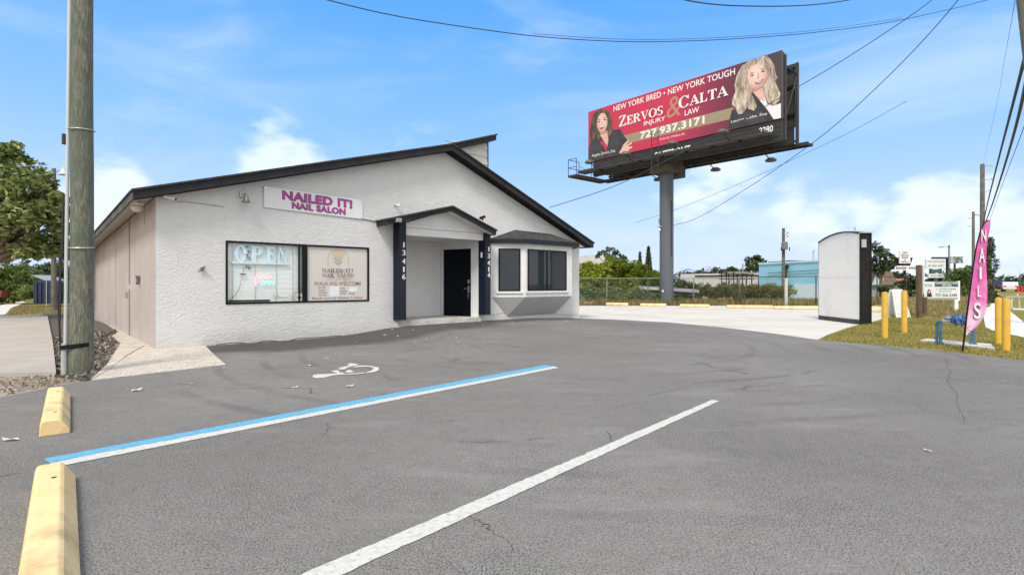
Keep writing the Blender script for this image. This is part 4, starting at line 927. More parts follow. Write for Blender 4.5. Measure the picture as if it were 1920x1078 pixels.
art('lips',Z6,[[(606,338),(640,332),(684,305),(672,332),(648,350),(622,352)]],LIPS,.019)
art('teeth',Z6,[[(618,340),(645,334),(674,317),(662,332),(640,343)]],CREAM,.021)
art('eyes',Z6,[[(570,285),(584,274),(604,272),(592,284)],[(660,250),(676,238),(696,240),(682,250)],[(562,268),(582,256),(606,256),(584,262)],[(654,234),(676,220),(700,224),(678,226)]],EYE,.019)
def strands(name,zf,guides,n,wd,m,z,jit,seed):
    o=MB(BM2()); r_=random.Random(seed)
    for g in guides:
        for k in range(n):
            dx,dy=r_.gauss(0,jit),r_.gauss(0,jit); ph=r_.random()*6; ln=[(x+dx+4*math.sin(ph+i*1.7),y+dy+r_.gauss(0,3)) for i,(x,y) in enumerate(g)]
            P_=[]
            for i in range(len(ln)-1):
                for t in (0,.33,.66): P_.append((ln[i][0]+(ln[i+1][0]-ln[i][0])*t+3*math.sin(ph+i*2+t*4),ln[i][1]+(ln[i+1][1]-ln[i][1])*t))
            P_.append(ln[-1]); curl(zf,P_,wd*(.6+.8*r_.random()),o,z+.0004*k)
    return o.build(name,m,panel)
BLK_=BLND2
strands('hair_strands',Z6,[((700,115),(752,190),(762,280),(775,360),(800,450)),((560,150),(515,230),(500,320),(515,400),(480,470)),((730,320),(745,390),(770,460))],3,.012,mat('print_ash_pale',(.60,.50,.41),.5),.022,14,1)
BLUSH=mat('print_blush',(.60,.33,.27),.5); SHD=mat('print_face_shade',(.55,.33,.27),.5); HIL=mat('print_highlight',(.80,.58,.49),.5)
art('nose',Z6,[[(630,256),(640,252),(648,292),(644,306),(622,306),(632,290)]],SHD,.0128)
art('nose',Z5,[[(216,664),(222,662),(228,690),(214,695)]],SHD,.0128)
art('lapel',Z6,[[(640,480),(655,500),(700,575),(735,650),(715,655),(670,580),(630,500)]],EYE,.0135)
art('lapel',Z5,[[(215,860),(228,872),(258,930),(248,975),(232,920)]],EYE,.0135)
# advert lettering: baseline and cap height read off along the board
def btext(t,x0,y0,x1,y1,ztop,zbase,m,bold=0,name='advert_lettering',ser=None,ital=0):
    s0,t0=Z4(x0,y0); s1,t1=Z4(x1,y1); h=abs(Z4(*ztop)[1]-Z4(*zbase)[1]); tb=(t0+t1)/2
    o=MB(BM2())
    if ser: serif_text(o,t,s0,tb,h,s1-s0,.004,smallcap=ser)
    else: o.text(t,s0,tb,s1-s0,h,bold,.024 if 'Esq' in t else .004,.002,ital)
    return o.build(name,m,panel)
btext('NEW YORK BRED • NEW YORK TOUGH',348,503,1225,228,(1225,180),(1225,228),CREAM,.012)
btext('ZERVOS',386,608,715,522,(386,533),(386,608),CREAM,ser=.8)
btext('CALTA',818,478,1178,385,(818,395),(818,478),CREAM,ser=.82)
btext('INJURY',568,612,722,570,(568,572),(568,612),CREAM,.01)
btext('LAW',862,530,966,503,(862,490),(862,530),CREAM,.01)
btext('727.937.3171',540,703,1005,582,(540,650),(540,703),CREAM,.03)
btext('PASCO, PINELLAS',680,712,862,665,(862,652),(862,668),CREAM,.0)
btext('Angela Zervos, Esq.',192,835,362,795,(192,812),(192,838),CREAM,.0,ital=.15)
btext('Lauren Calta, Esq.',1196,587,1460,528,(1460,508),(1460,534),CREAM,.0,ital=.15)
a0,b0=Z4(728,545); a1,b1=Z4(828,400)
o=MB(BM2()); o.text('&',a0,b0-.05,(a1-a0)*1.05,1.05,0,.0025,.001,.12); o.build('ampersand',COPP,panel)
# lower apron, catwalks, back board, frame
mb=MB(); mb.box((S0+.35,yf+.06,BZ-.95),(S1-.0,yf+.12,BZ-.005)); ap=mb.build('apron',mat('apron_black',(.012,.012,.015),.5,(.025,.024,.026),2,5),bill)
mb=MB()
for k in range(4): mb.box((S0+.35,yf+.045,BZ-.15-.2*k),(S1,yf+.06,BZ-.13-.2*k))
mb.build('apron_batten',DST,ap)
o=MB(BM2(yf+.04)); s0=Z4(640,800)[0]; s1=Z4(900,745)[0]; o.text('OUTFRONT',s0,-.62,s1-s0,.33,.03,.008,.002); o.build('maker_lettering',PLASW,ap)
o=MB(BM2(yf+.04)); s0=Z4(1398,640)[0]; s1=Z4(1497,620)[0]; o.text('2280',s0,-.50,s1-s0,.3,.02,.008,.002); o.build('board_number',PLASW,ap)
BY=yf+1.9; shift=.1
mb=MB(); mb.box((S0+shift,BY-.10,BZ-.0),(S1+shift-.25,BY,BZ+BH-.05)); mb.box((S0+shift+.3,BY-.08,BZ-.9),(S1+shift-.3,BY-.02,BZ)); mb.build('back_panel',DST,bill)
fr_=MB()
x=S0+.3
while x<S1:
    fr_.box((x,yf+.26,BZ-.9),(x+.1,yf+.42,BZ+BH-.1)); fr_.box((x,BY-.28,BZ-.9),(x+.1,BY-.12,BZ+BH-.1))
    fr_.tube([(x+.05,yf+.4,BZ+BH*.8),(x+.05,BY-.25,BZ+BH*.8)],.035,6); fr_.tube([(x+.05,yf+.4,BZ+.1),(x+.05,BY-.25,BZ+BH*.75)],.03,6)
    x+=1.36
for z in (BZ-.75,BZ+.6,BZ+1.9,BZ+2.75):
    fr_.box((S0+.1,yf+.30,z),(S1-.02,yf+.38,z+.09)); fr_.box((S0+.2,BY-.26,z),(S1-.05,BY-.16,z+.09))
fr_.build('support_frame',DST,bill)
mb=MB(); mb.box((S0+.5,-.28,7.72),(S1-.3,.28,8.15)); mb.build('main_beam',DST,bill)
CZ=7.72
def walkway(name,x0,x1,y0,y1,z,cross=.75):
    o=MB(); o.box((x0,y0,z-.10),(x1,y0+.06,z+.04)); o.box((x0,y1-.06,z-.10),(x1,y1,z+.04))
    n=max(1,int((x1-x0)/1.36))
    for i in range(n+1):
        xx=x0+(x1-x0-.06)*i/n; o.box((xx,y0+.06,z-.09),(xx+.06,y1-.06,z-.02))
    w_=o.build(name,DST,bill)
    o=MB(); k=0; yy=y0+.09
    while yy<y1-.1:
        o.box((x0+.02,yy,z-.005),(x1-.02,yy+.075,z+.012)); yy+=.088
    o.build('grating',RUST,w_); return w_
walkway('catwalk',S0-.2,S1-.35,yf-.72,yf-.1,CZ+.08)
walkway('catwalk',S0-.6,S1+.35,BY+.1,BY+.68,CZ-.06)
o=MB(); x0,x1=S0-1.25,S0-.55; y0,y1=yf-.45,BY+.7; z=CZ
o.box((x0,y0,z-.08),(x0+.05,y1,z+.04)); o.box((x1-.05,y0,z-.08),(x1,y1,z+.04)); o.box((x0+.05,y0,z-.08),(x1-.05,y0+.05,z+.04)); o.box((x0+.05,y1-.05,z-.08),(x1-.05,y1,z+.04))
ew=o.build('end_platform',DST,bill); o=MB(); o.box((x0+.05,y0+.05,z-.02),(x1-.05,y1-.05,z+.01)); o.build('grating',RUST,ew)
o=MB()
for (x,y) in ((x0+.02,y0+.02),(x0+.02,y0+1.0),(x0+.02,y1-.9),(x1-.02,y0+.02)): o.tube([(x,y,z),(x,y,z+1.0)],.022,6)
for h in (.5,1.0): o.tube([(x1-.02,y0+.02,z+h),(x0+.02,y0+.02,z+h),(x0+.02,y0+1.0,z+h)],.02,6)
o.tube([(x0+.02,y0+1.0,z+.75),(x0+.02,y1-.9,z+.55)],.012,5); o.build('hand_rail',DST,ew)
lamp_pts=[(x,-1) for x in (Z4(285,880)[0],Z4(545,820)[0],Z4(880,740)[0],Z4(1240,660)[0])]+[(x,1) for x in (S0*0+2.6,S0*0+6.3,S0*0+9.3)]
for s,sd_ in lamp_pts:
    x=BO+s; 
    if sd_<0: ya,yb,z=yf-.70,yf-1.35,CZ+.28
    else: ya,yb,z=BY+.66,BY+1.5,CZ-.30
    o=MB(); o.tube([(x,ya,CZ),(x,yb,z)],.028,6); lm=o.build('lamp_arm',DST,bill)
    o=MB(); o.lathe([(.05,.16),(.16,.13),(.26,.05),(.28,-.02),(.22,-.05)],(x,yb,z),16); o.build('lamp_head',mat('lamp_head_grey',(.09,.085,.08),.5),lm,smooth='auto')
o=MB(); xl=BO+Z4(705,760)[0]
for dx in (-.2,.2): o.tube([(xl+dx,yf-.75,6.9),(xl+dx,yf-.75,9.0)],.022,6)
for k in range(8): o.tube([(xl-.2,yf-.75,7.0+.27*k),(xl+.2,yf-.75,7.0+.27*k)],.014,5)
o.build('ladder',DST,bill)
# ---------------------------------------------------------------- utility poles
POLEM=bpy.data.materials.new('treated_pole'); POLEM.use_nodes=True
nt=POLEM.node_tree; N,M_,L_,mix,ramp=nodes_of(nt); b=nt.nodes['Principled BSDF']; b.inputs['Roughness'].default_value=.85
P=N('ShaderNodeTexCoord').outputs['Object']; mp=N('ShaderNodeMapping'); mp.inputs['Scale'].default_value=(11,11,1.6); L_(P,mp.inputs[0])
n1_=N('ShaderNodeTexNoise',i_Scale=3.0,i_Detail=8.0,i_Roughness=.72,i_Distortion=1.6); L_(mp.outputs[0],n1_.inputs['Vector'])
n2_=N('ShaderNodeTexNoise',i_Scale=1.4,i_Detail=5.0); L_(P,n2_.inputs['Vector'])
wood=ramp(n1_.outputs[0],(.28,(.05,.055,.037)),(.45,(.11,.112,.082)),(.57,(.19,.188,.145)),(.66,(.28,.275,.22)),(.76,(.085,.088,.065)))
green=ramp(n2_.outputs[0],(.45,0.0),(.62,.6)); L_(mix(green,wood,(.08,.115,.085)),b.inputs['Base Color'])
mp2=N('ShaderNodeMapping'); mp2.inputs['Scale'].default_value=(14,14,1.0); L_(P,mp2.inputs[0]); n3_=N('ShaderNodeTexNoise',i_Scale=4.0,i_Detail=8.0,i_Roughness=.7); L_(mp2.outputs[0],n3_.inputs['Vector'])
bp=N('ShaderNodeBump',i_Strength=.9,i_Distance=.02); L_(n3_.outputs[0],bp.inputs['Height']); L_(bp.outputs[0],b.inputs['Normal'])
def pole_mesh(p0,p1,r0,r1,m,name,parent=None,n=28,seg=14):
    o=MB(); P0,P1=Vector(p0),Vector(p1); ps=[];rs=[]
    for i in range(seg+1):
        t=i/seg; ps.append(P0.lerp(P1,t)+Vector((.008*math.sin(t*9),.008*math.cos(t*7),0))); rs.append((r0+(r1-r0)*t)*(1+.012*math.sin(i*2.1)))
    o.tube(ps,rs,n); return o.build(name,m,parent,smooth='auto')
pb=G0(150,700); up1=empty('utility_pole',(pb.x,pb.y,0),0,'thick weathered greenish wooden utility pole at the left, with a grey conduit and black strap','utility pole')
pole_mesh((0,0,-.3),(.085,0,9.5),.126,.088,POLEM,'pole_shaft',up1)
o=MB(); o.tube([(-.114,-.096,.0),(-.112,-.094,.38)],.034,12); o.build('conduit_base',mat('conduit_grey',(.33,.36,.34),.5,(.42,.44,.42),5,4),up1,smooth='auto')
o=MB(); o.tube([(-.108,-.088,.36),(-.082,-.080,3.0),(-.012,-.062,9.3)],.020,10); o.build('conduit',mat('conduit_pale',(.50,.53,.51),.45),up1,smooth='auto')
o=MB(); 
for zz in (1.55,3.0): o.tube([(.134*math.cos(a)+.018,.134*math.sin(a),zz+.01*math.sin(a)) for a in [2*math.pi*i/24 for i in range(25)]],.006,5)
o.build('pipe_clip',STEEL,up1)
o=MB(); vs=[];fs=[]
ring_=[(-.148,-.085),(-.155,-.12),(-.135,-.140),(-.10,-.142),(0,-.133),(.085,-.104),(.130,-.04),(.132,.025),(.10,.09),(.02,.132),(-.075,.116),(-.126,.035)]
for i,(x,y) in enumerate(ring_):
    zz=.30+.12*(x+.2)/.4*.35; vs+=[(x,y,zz),(x,y,zz+.05)]
n=len(ring_)
for i in range(n): j=(i+1)%n; fs.append((2*i,2*j,2*j+1,2*i+1))
o.add(vs,fs); o.build('strap',BLACK,up1)
o=MB(); o.tube([(-.138,-.122,.36),(-.155,-.126,.7),(-.168,-.126,.95),(-.145,-.12,1.2),(-.128,-.112,1.5),(-.115,-.106,2.2)],.011,6); o.tube([(-.142,-.13,.40),(-.134,-.134,.8),(-.122,-.13,1.05),(-.15,-.12,1.3),(-.142,-.116,1.45)],.008,5); o.build('cable',CABLE,up1)
o=MB(); o.box((-.135,-.112,2.80),(-.095,-.072,2.93)); o.build('cable_box',CABLE,up1,bevel=.006)
# right edge pole, leaning
rp=empty('utility_pole',(14.45,14.0,0),0,'leaning wooden utility pole cut off by the upper right corner of the picture','utility pole')
pole_mesh((0,0,-.2),(-1.28,.15,12.0),.175,.12,POLEM,'pole_shaft',rp)
o=MB(); 
for zz,dx in ((4.2,-.1),(5.6,-.2)): o.tube([(-.45*zz/4.2*1.0-.17,0,zz),(-.45*zz/4.2-.45,0,zz-.05)],.012,5)
o.build('cable_bracket',STEEL,rp)
# poles down the road
def far_pole(px,ybase_depth,ytop,wpx,label,arms=()):
    d_=ybase_depth; b_=Vector(((px-CX)/FP*d_,d_,0)); hgt=H+(HY-ytop)/FP*d_; r_=wpx/2000*d_
    e=empty('utility_pole',b_,0,label,'utility pole')
    o=MB(); o.tube([(0,0,-.5),(0,0,hgt)],[r_*1.15,r_*.85],10); o.build('pole_shaft',mat('far_pole_wood',(.10,.085,.07),.9,(.17,.15,.125),3,5),e,smooth='auto')
    for (fy,l) in arms:
        z=H+(HY-fy)/FP*d_; o=MB(); o.tube([(0,0,z),(l,0,z+.12)],.05,6); o.lathe([(.06,-.08),(.09,0),(.06,.1)],(l,0,z+.15),8); o.build('insulator_arm',STEEL,e)
    return e,hgt,d_
up2=far_pole(1842,62,308,8,'tall brown utility pole rising behind the pink feather flag, with short pale insulator arms',((312,1.1),(338,1.1),(360,.9),(405,-.8)))
up3=far_pole(1825,100,397,5,'thinner, more distant utility pole just left of the tall one behind the pink flag',((410,-1),(425,-1)))
e4,h4,d4=far_pole(1469,36,428,6,'slim dark utility pole with a transformer in front of the blue building',((440,.25),(446,.25)))
o=MB(); z=H+(HY-461)/FP*36; o.lathe([(.10,-.28),(.2,-.25),(.2,.2),(.12,.26)],(-.05,-.25,z),14); o.build('transformer',mat('transformer_grey',(.16,.17,.17),.5),e4,smooth='auto')
o=MB(); 
for dx in (-.25,.3): o.tube([(dx,-.2,z-.35),(dx,-.2,z-.1)],.03,6)
o.build('cutout_fuse',BLK2,e4)
e5,h5,d5=far_pole(101,23,316,8,'thin wooden light pole beside the leafy tree at the left',())
o=MB(); z=H+(HY-322)/FP*23; o.tube([(0,0,z-.1),(.3,-.05,z+.05),(.5,-.1,z+.0)],.02,6); o.build('lamp_arm',STEEL,e5)
o=MB(); o.lathe([(.03,.16),(.07,.1),(.09,.02),(.19,-.08),(.2,-.14),(.15,-.15)],(.5,-.1,z-.02),16); o.build('lamp_shade',mat('lamp_shade_grey',(.5,.52,.53),.4),e5,smooth='auto')
for i in range(1,3):
    pass
# ---------------------------------------------------------------- overhead cables
def cable(pts_,r,label,cat='cable',kinks=False):
    P=[PX(*p) for p in pts_]; out=[]
    n=len(P)
    for i in range(n-1):
        p0,p1,p2,p3=P[max(i-1,0)],P[i],P[i+1],P[min(i+2,n-1)]
        for k in range(8):
            t=k/8; out.append(.5*((2*p1)+(p2-p0)*t+(2*p0-5*p1+4*p2-p3)*t*t+(3*p1-p0-3*p2+p3)*t**3))
    out.append(P[-1])
    o=MB(); o.tube(out,r,6); return tag(o.build('overhead_cable',CABLE),label,cat)
pR=(1880,-110,13.2)
cable([(150,-190,9),(400,-80,10.2),(560,-16,11),(612,0,11.3),(720,26,12),(830,45,12.8),(1000,68,14),(1150,78,15.2),(1270,78,16),(1400,72,17),(1540,60,18.2),(1690,38,19.5),(1890,-10,21),(2150,-90,22.5)],.011,'longest overhead cable, sagging across the top of the sky above the salon roof')
cable([(1000,64,14.1),(1150,73.5,15.3),(1270,74,16.1),(1400,68,17.1),(1540,56,18.3),(1690,35,19.6)],.006,'thin wire running just above the longest sagging overhead cable')
cable([(800,-190,5.6),(1060,-80,6.9),(1240,-14,8),(1282,0,8.3),(1340,9,8.8),(1400,12,9.2),(1480,12,10),(1550,7,10.6),(1610,-3,11.2),(1680,-20,12),(1790,-62,12.8),pR],.010,'short loop of black cable dipping in at the very top edge of the picture')
q0=bpt(10.1,.6,zr(10.1)+.02)
cable([pR,(1748,0,13.6),(1660,62,14.0),(1560,126,14.5),(1485,170,14.8),(1380,232,15.2),(1260,296,15.8),(1150,350,16.2),(1030,389.5,16.7)],.011,'service cable crossing in front of the billboard down to the salon roof')
cable([pR,(1797,0,13.6),(1720,88,14.5),(1640,168,15.8),(1560,240,17.5),(1480,300,20),(1390,360,24),(1300,412,29),(1240,426,33)],.012,'service cable passing right of the billboard and down behind its post')
cable([(1700,190,26),(1600,245,28),(1500,293,30),(1420,330,32),(1350,360,33),(1270,392,35),(1190,418,37)],.010,'faint thin wire low in the sky behind the billboard post')
cable([(1925,95,13.9),(1898,200,20),(1872,300,32),(1852,380,50),(1844,418,62)],.045,'thick black cable bundle descending along the roadside poles, left one of two')
cable([(1932,115,13.9),(1908,225,20),(1884,310,30),(1860,385,48),(1845,424,62)],.05,'thick black cable bundle descending along the roadside poles, right one of two')
cable([(1905,-8,15),(1893,60,22),(1884,110,30),(1868,200,45),(1843,309,62)],.008,'very thin wire above the cable bundles near the upper right corner')
cable([(1945,170,14),(1912,260,22),(1880,345,36),(1846,440,62)],.014,'thin lower wire under the two cable bundles at the right')
# ---------------------------------------------------------------- white sign cabinet
ca=Vector((9.72,16.85,0)); cb=Vector((9.62,14.70,0))
cdv=(ca-cb); CL=cdv.length
cab=empty('sign_cabinet',(cb.x,cb.y,-.01),math.atan2(cdv.y,cdv.x),'tall blank white sign cabinet with arched top and black end on the pale lot','sign cabinet')
# local: x back along the face, y towards the camera's left (face at y=+), z up
zt0,zt1,zc=2.40,2.36,2.62
zb0,zb1=.10,.10
def arch(x): # top edge: high at a third, dropping to the far end
    t=x/CL; return 2.40+.26*math.sin(math.pi*min(1,t*.62+.12))-.19*(1-math.cos(t*1.5))*1.0
top=[(CL*i/16,arch(CL*i/16)) for i in range(17)]
o=MB(); o.prism([(x,.02,z) for x,z in [(0,.13),(CL,.13)]+top[::-1]],(0,-.24,0)); o.build('cabinet_body',mat('cabinet_white',(.78,.76,.72),.6,(.82,.80,.76),.8,4,grime=(.63,.61,.58),gscale=1,spec=.2),cab)
o=MB()
for (a,za),(b_,zb_) in zip(top[:-1],top[1:]): o.prism([(a-.0,.05,za),(b_,.05,zb_),(b_,.05,zb_+.035),(a,.05,za+.035)],(0,-.30,0))
o.build('arched_cap',BLK2,cab)
o=MB(); o.box((.05,.0205,1.30),(CL-.05,.0225,1.306)); o.box((.02,.0205,.16),(.028,.024,arch(0)-.05)); o.build('panel_seam',mat('seam_grey',(.5,.49,.46),.7),cab)
o=MB(); o.box((-.03,-.27,.02),(-.001,.045,arch(0)+.02)); o.box((-.045,-.25,.02),(-.03,-.23,arch(0))); o.box((-.045,.0,.02),(-.03,.03,arch(0))); 
o.build('end_panel',NAVYG if False else BLK2,cab)
o=MB(); o.box((-.02,-.25,.0),(CL,.035,.128)); o.build('base_rail',mat('base_black',(.03,.03,.028),.7,(.055,.055,.05),3,5),cab)
o=MB(); o.box((CL+.001,-.22,.1),(CL+.03,.03,arch(CL))); o.build('end_trim',STEEL,cab)
o=MB(); o.box((-.075,-.10,2.12),(-.046,.02,2.34)); o.box((-.07,-.28,arch(0)+.02),(-.03,.08,arch(0)+.05)); o.build('end_bracket',STEEL,cab)
o=MB(); o.tube([(.28,.0,2.55),(.28,.0,2.72)],.02,6); o.build('cap_stub',STEEL,cab)
# ---------------------------------------------------------------- bollards
def bollard(px,yb,yt,wpx,label,cap=True):
    p=GP(px,yb); d_=p.y; r_=wpx/2500*d_; h=H+(HY-yt)/FP*d_
    e=empty('bollard',(p.x,p.y,-.01),0,label,'bollard','yellow steel bollards on the verge')
    o=MB(); o.lathe([(r_,-.1),(r_,h-.02),(r_*.93,h)],(0,0,0),22); sh=o.build('bollard_sleeve',BOLY,e,smooth='auto')
    o=MB(); o.lathe([(r_*.93,h+.0005),(r_*.7,h+.012),(r_*.2,h+.018)],(0,0,0),22); o.build('bollard_cap',BOLY,e,smooth=True)
    return e
bollard(1659,634,548,13,'yellow bollard closest to the white sign cabinet')
bollard(1695.5,624,545,12,'yellow bollard in front of the white sandwich board, right of the one by the cabinet')
bollard(1872,645,558,13,'yellow bollard at the right edge, the one half hidden behind its neighbour')
bollard(1886.5,657,560,15.5,'nearest yellow bollard at the right edge, beside the pale footpath')
# sandwich board behind the bollards
p=GP(1680,594); e=empty('sandwich_board',(p.x,p.y,0),R(8),'blank white plastic sandwich board standing on the grass behind the yellow bollards','sandwich board')
for s_ in (-1,1):
    o=MB(); w0,w1=.27,.19
    o.add([(-w0,s_*.30,0),(w0,s_*.30,0),(w1,s_*.05,.93),(-w1,s_*.05,.93),(-w0,s_*.27,0),(w0,s_*.27,0),(w1,s_*.02,.93),(-w1,s_*.02,.93)],[(0,1,2,3),(7,6,5,4),(0,4,5,1),(1,5,6,2),(2,6,7,3),(3,7,4,0)])
    b_=o.build('board_panel',PLASW,e)
    o=MB(); o.add([(-w0*.8,s_*.282,.10),(w0*.8,s_*.282,.10),(w1*.82,s_*.072,.84),(-w1*.82,s_*.072,.84)],[(0,1,2,3)]); 
    for v in range(len(o.v)): o.v[v].y+=s_*.004
    o.build('panel_inset',mat('inset_white',(.62,.63,.62),.5),b_)
o=MB(); o.box((-.10,-.04,.925),(.10,.04,.975)); o.build('carry_handle',mat('handle_grey',(.2,.2,.2),.5),e)
# wooden posts and signs
def wpost(px,yb,yt,wpx,label,m=None):
    p=GP(px,yb); d_=p.y; w_=wpx/1000*d_; h=H+(HY-yt)/FP*d_
    e=empty('wooden_post',(p.x,p.y,-.02),R(10),label,'post'); o=MB(); o.box((-w_/2,-w_/2,-.1),(w_/2,w_/2,h-.03)); o.build('post_shaft',m or BROWN,e,bevel=.006)
    o=MB(); o.prism([(-w_/2,-w_/2,h-.028),(w_/2,-w_/2,h-.028),(w_/2,w_/2,h-.028),(-w_/2,w_/2,h-.028)],(0,0,.03)); o.build('post_top',BROWN2,e)
    return e,p,h
BROWN=mat('dark_timber',(.075,.045,.022),.85,(.14,.09,.05),2,6,stretch=(8,8,1)); BROWN2=mat('timber_end',(.12,.09,.06),.9)
wpost(1723,596,496,7,'tall dark brown timber post left of the white land for sale sign')
wpost(1733.5,593,556,6,'short dark brown timber post between the tall brown post and the for sale sign')
TEAL=mat('sign_teal',(.035,.10,.13),.5); SGRN=mat('sign_grey_green',(.35,.42,.38),.5); SGN=mat('sign_white',(.66,.69,.66),.5)
# tall narrow sign edge-on between them
p=GP(1729,588); d_=19.5; p=Vector(((1729.5-CX)/FP*d_,d_,0)); e=empty('post_sign',p,R(62),'narrow white board sign turned edge-on behind the tall brown post','sign')
o=MB(); o.box((-.3,-.02,.75),(.3,.02,1.78)); o.build('sign_panel',SGN,e); o=MB(); o.box((-.24,-.027,1.5),(.24,-.0205,1.6)); o.box((-.24,-.027,.95),(.24,-.0205,1.03)); o.build('sign_print',SGRN,e); o=MB(); o.box((-.25,-.015,-.1),(-.2,.015,.748)); o.box((.2,-.015,-.1),(.25,.015,.748)); o.build('leg',BROWN,e)
# commercial land for sale board
d_=22.0; x0=(1731-CX)/FP*d_; x1=(1798-CX)/FP*d_; zt=H+(HY-528)/FP*d_; zb=H+(HY-561.5)/FP*d_
e=empty('land_sign',(x0,d_,0),0,'wide white land FOR SALE board with a teal heading, on white posts in the grass','for sale sign')
Wd=x1-x0; o=MB(); o.box((0,-.02,zb),(Wd,.02,zt)); o.build('sign_board',SGN,e)
o=MB(); o.box((.05,.021,-.1),(.14,.1,zt-.02)); o.build('leg',PLASW,e); o=MB(); o.box((Wd-.22,-.06,-.1),(Wd-.07,-.021,zb+.02)); o.box((Wd-.05,-.03,zb-.05),(Wd+.02,.03,zt+.03)); o.build('leg',PLASW,e)
XM=Matrix(((1,0,0,0),(0,0,-1,-.02),(0,1,0,zb),(0,0,0,1))); hh=zt-zb
o=MB(XM); o.box((Wd*.31,hh*.71,0),(Wd*.98,hh*.98,.003)); o.build('heading_panel',TEAL,e)
o=MB(XM); o.text('COMMERCIAL LAND',Wd*.33,hh*.86,Wd*.63,hh*.09,.02,.004); o.text('FOR SALE',Wd*.52,hh*.74,Wd*.26,hh*.09,.02,.004); o.build('heading_text',PLASW,e)
o=MB(XM); o.text('727-366-2348',Wd*.33,hh*.16,Wd*.60,hh*.17,.02,.002); o.text('+/- .18 ACRE CORNER',Wd*.33,hh*.55,Wd*.58,hh*.07,.02,.002); o.text('PETER',Wd*.04,hh*.72,Wd*.2,hh*.12,.0,.002); o.text('Stephanie Chaput',Wd*.42,hh*.41,Wd*.36,hh*.08,.01,.002); o.build('sign_text',TEAL,e)
o=MB(XM); o.flat([(Wd*.09,hh*.14),(Wd*.24,hh*.14),(Wd*.21,hh*.40),(Wd*.18,hh*.56),(Wd*.13,hh*.56),(Wd*.10,hh*.40)],.001); o.build('agent_hair',EYE,e)
o=MB(XM); o.flat([(Wd*.135,hh*.34),(Wd*.18,hh*.34),(Wd*.185,hh*.46),(Wd*.16,hh*.52),(Wd*.135,hh*.46)],.003); o.build('agent_face',SKIN,e)
o=MB(XM); o.box((Wd*.02,hh*.03,0),(Wd*.96,hh*.075,.003)); o.build('sign_stripe',EYE,e)
# bar sign on its pole, changeable letter sign, small hoardings further on
def far_sign(name,label,cat,px0,px1,yt,yb,d_,m,lines,mt,postpx=None,rz=0,pm=BLK2,frame=None):
    x0=(px0-CX)/FP*d_; x1=(px1-CX)/FP*d_; zt=H+(HY-yt)/FP*d_; zb=H+(HY-yb)/FP*d_
    e=empty(name,(x0,d_,0),rz,label,cat); W_=x1-x0; h_=zt-zb
    o=MB(); o.box((0,-.08,zb),(W_,.08,zt)); o.build('sign_panel',m,e)
    Xm=Matrix(((1,0,0,0),(0,0,-1,-.08),(0,1,0,zb),(0,0,0,1)))
    o=MB(Xm)
    for t,fx0,fy0,fx1,fy1 in lines: o.text(t,W_*fx0,h_*fy0,W_*(fx1-fx0),h_*(fy1-fy0),.03,.006)
    if lines: o.build('sign_text',mt,e)
    if postpx:
        for q in postpx:
            xx=(q-CX)/FP*d_-x0; o=MB(); o.box((xx-.12,-.07,-.1),(xx+.12,.07,zb-.002)); o.build('post',pm,e)
    return e,W_,h_,zb,zt,x0
e,W_,h_,zb,zt,x0=far_sign('bar_sign','black and white bar and grill pole sign with a BURGERS WINGS strip below','pole sign',1686,1706,470.5,494,58,PLASW,[('GET',.25,.78,.75,.92),('BACK',.15,.58,.85,.72),('BAR',.2,.4,.8,.53),('&',.42,.24,.58,.35),('GRILL',.12,.06,.88,.19)],EYE,[1696])
o=MB(); o.prism([(-.3,.09,zb-.25),(W_+.1,.09,zb-.25),(W_+.4,.09,zb+.65),(-.5,.09,zb+.65)],(0,.1,0)); o.build('backing_shape',BLACK,e)
o=MB(); z=H+(HY-507)/FP*58; o.box((-.6,-.22,z),(W_+.75,-.10,z+.5)); st_=o.build('strip_panel',PLASW,e)
o=MB(Matrix(((1,0,0,0),(0,0,-1,-.22),(0,1,0,z),(0,0,0,1)))); o.text('BURGERS - WINGS',-.5,.12,W_+1.1,.26,.03,.006); o.build('strip_text',EYE,e)
o=MB(); o.lathe([(.05,-.1),(.5,-.1),(.5,.1),(.05,.1)],(0,0,0),20)
o.v=[Vector((v.x-.75,v.z-.0,v.y+zb-.15)) for v in o.v]; o.build('round_emblem',BLACK,e)
far_sign('letter_sign','grey white shop sign with two lines of lettering, above the land for sale board','pole sign',1735,1771,486,504,52,SGN,[('THE ANTIQUES',.06,.62,.94,.85),('OF AREA WEST',.1,.2,.9,.42)],mat('sign_dim',(.25,.28,.27),.6),[1745,1762],-.03)
far_sign('menu_sign','small green panel sign hanging between two pale shop signs','sign',1745,1763,505,512,51.5,mat('sign_green',(.05,.11,.09),.5),[],None,[1748])
far_sign('reader_sign','low pale reader board below the green panel sign','sign',1740,1768,513,521,51,SGN,[('NOW OPEN',.15,.3,.85,.7)],mat('sign_dim2',(.3,.33,.32),.6),[1744,1765])
e,W_,h_,zb,zt,x0=far_sign('far_billboard','small distant billboard with dark pictures behind the thin lamp pole','billboard',1780,1805,481,494,85,mat('hoard_pale',(.40,.43,.40),.6,(.06,.08,.06),1.1,5,.45,.6),[],None,[1790])
e,W_,h_,zb,zt,x0=far_sign('sign_gantry','dark square sign frame rising behind the grey white shop sign','sign frame',1747,1781,482,485.5,62,DST,[],None,[1776])
far_pole(1779.5,66,460,3.4,'plain brown street pole standing right beside the small distant billboard')
d_=60; e=empty('street_lamp',((1763-CX)/FP*d_,d_,0),0,'thin street lamp whose flat head shows left of the plain brown street pole','street lamp')
o=MB(); zz=H+(HY-463)/FP*d_; o.tube([(1.0,0,0),(1.0,0,zz-.1),(.8,0,zz),(.2,0,zz)],.03,6); o.build('lamp_post',STEEL,e); o=MB(); o.box((-.1,-.15,zz-.08),(.35,.15,zz+.06)); o.build('lamp_head',STEEL,e,bevel=.03)
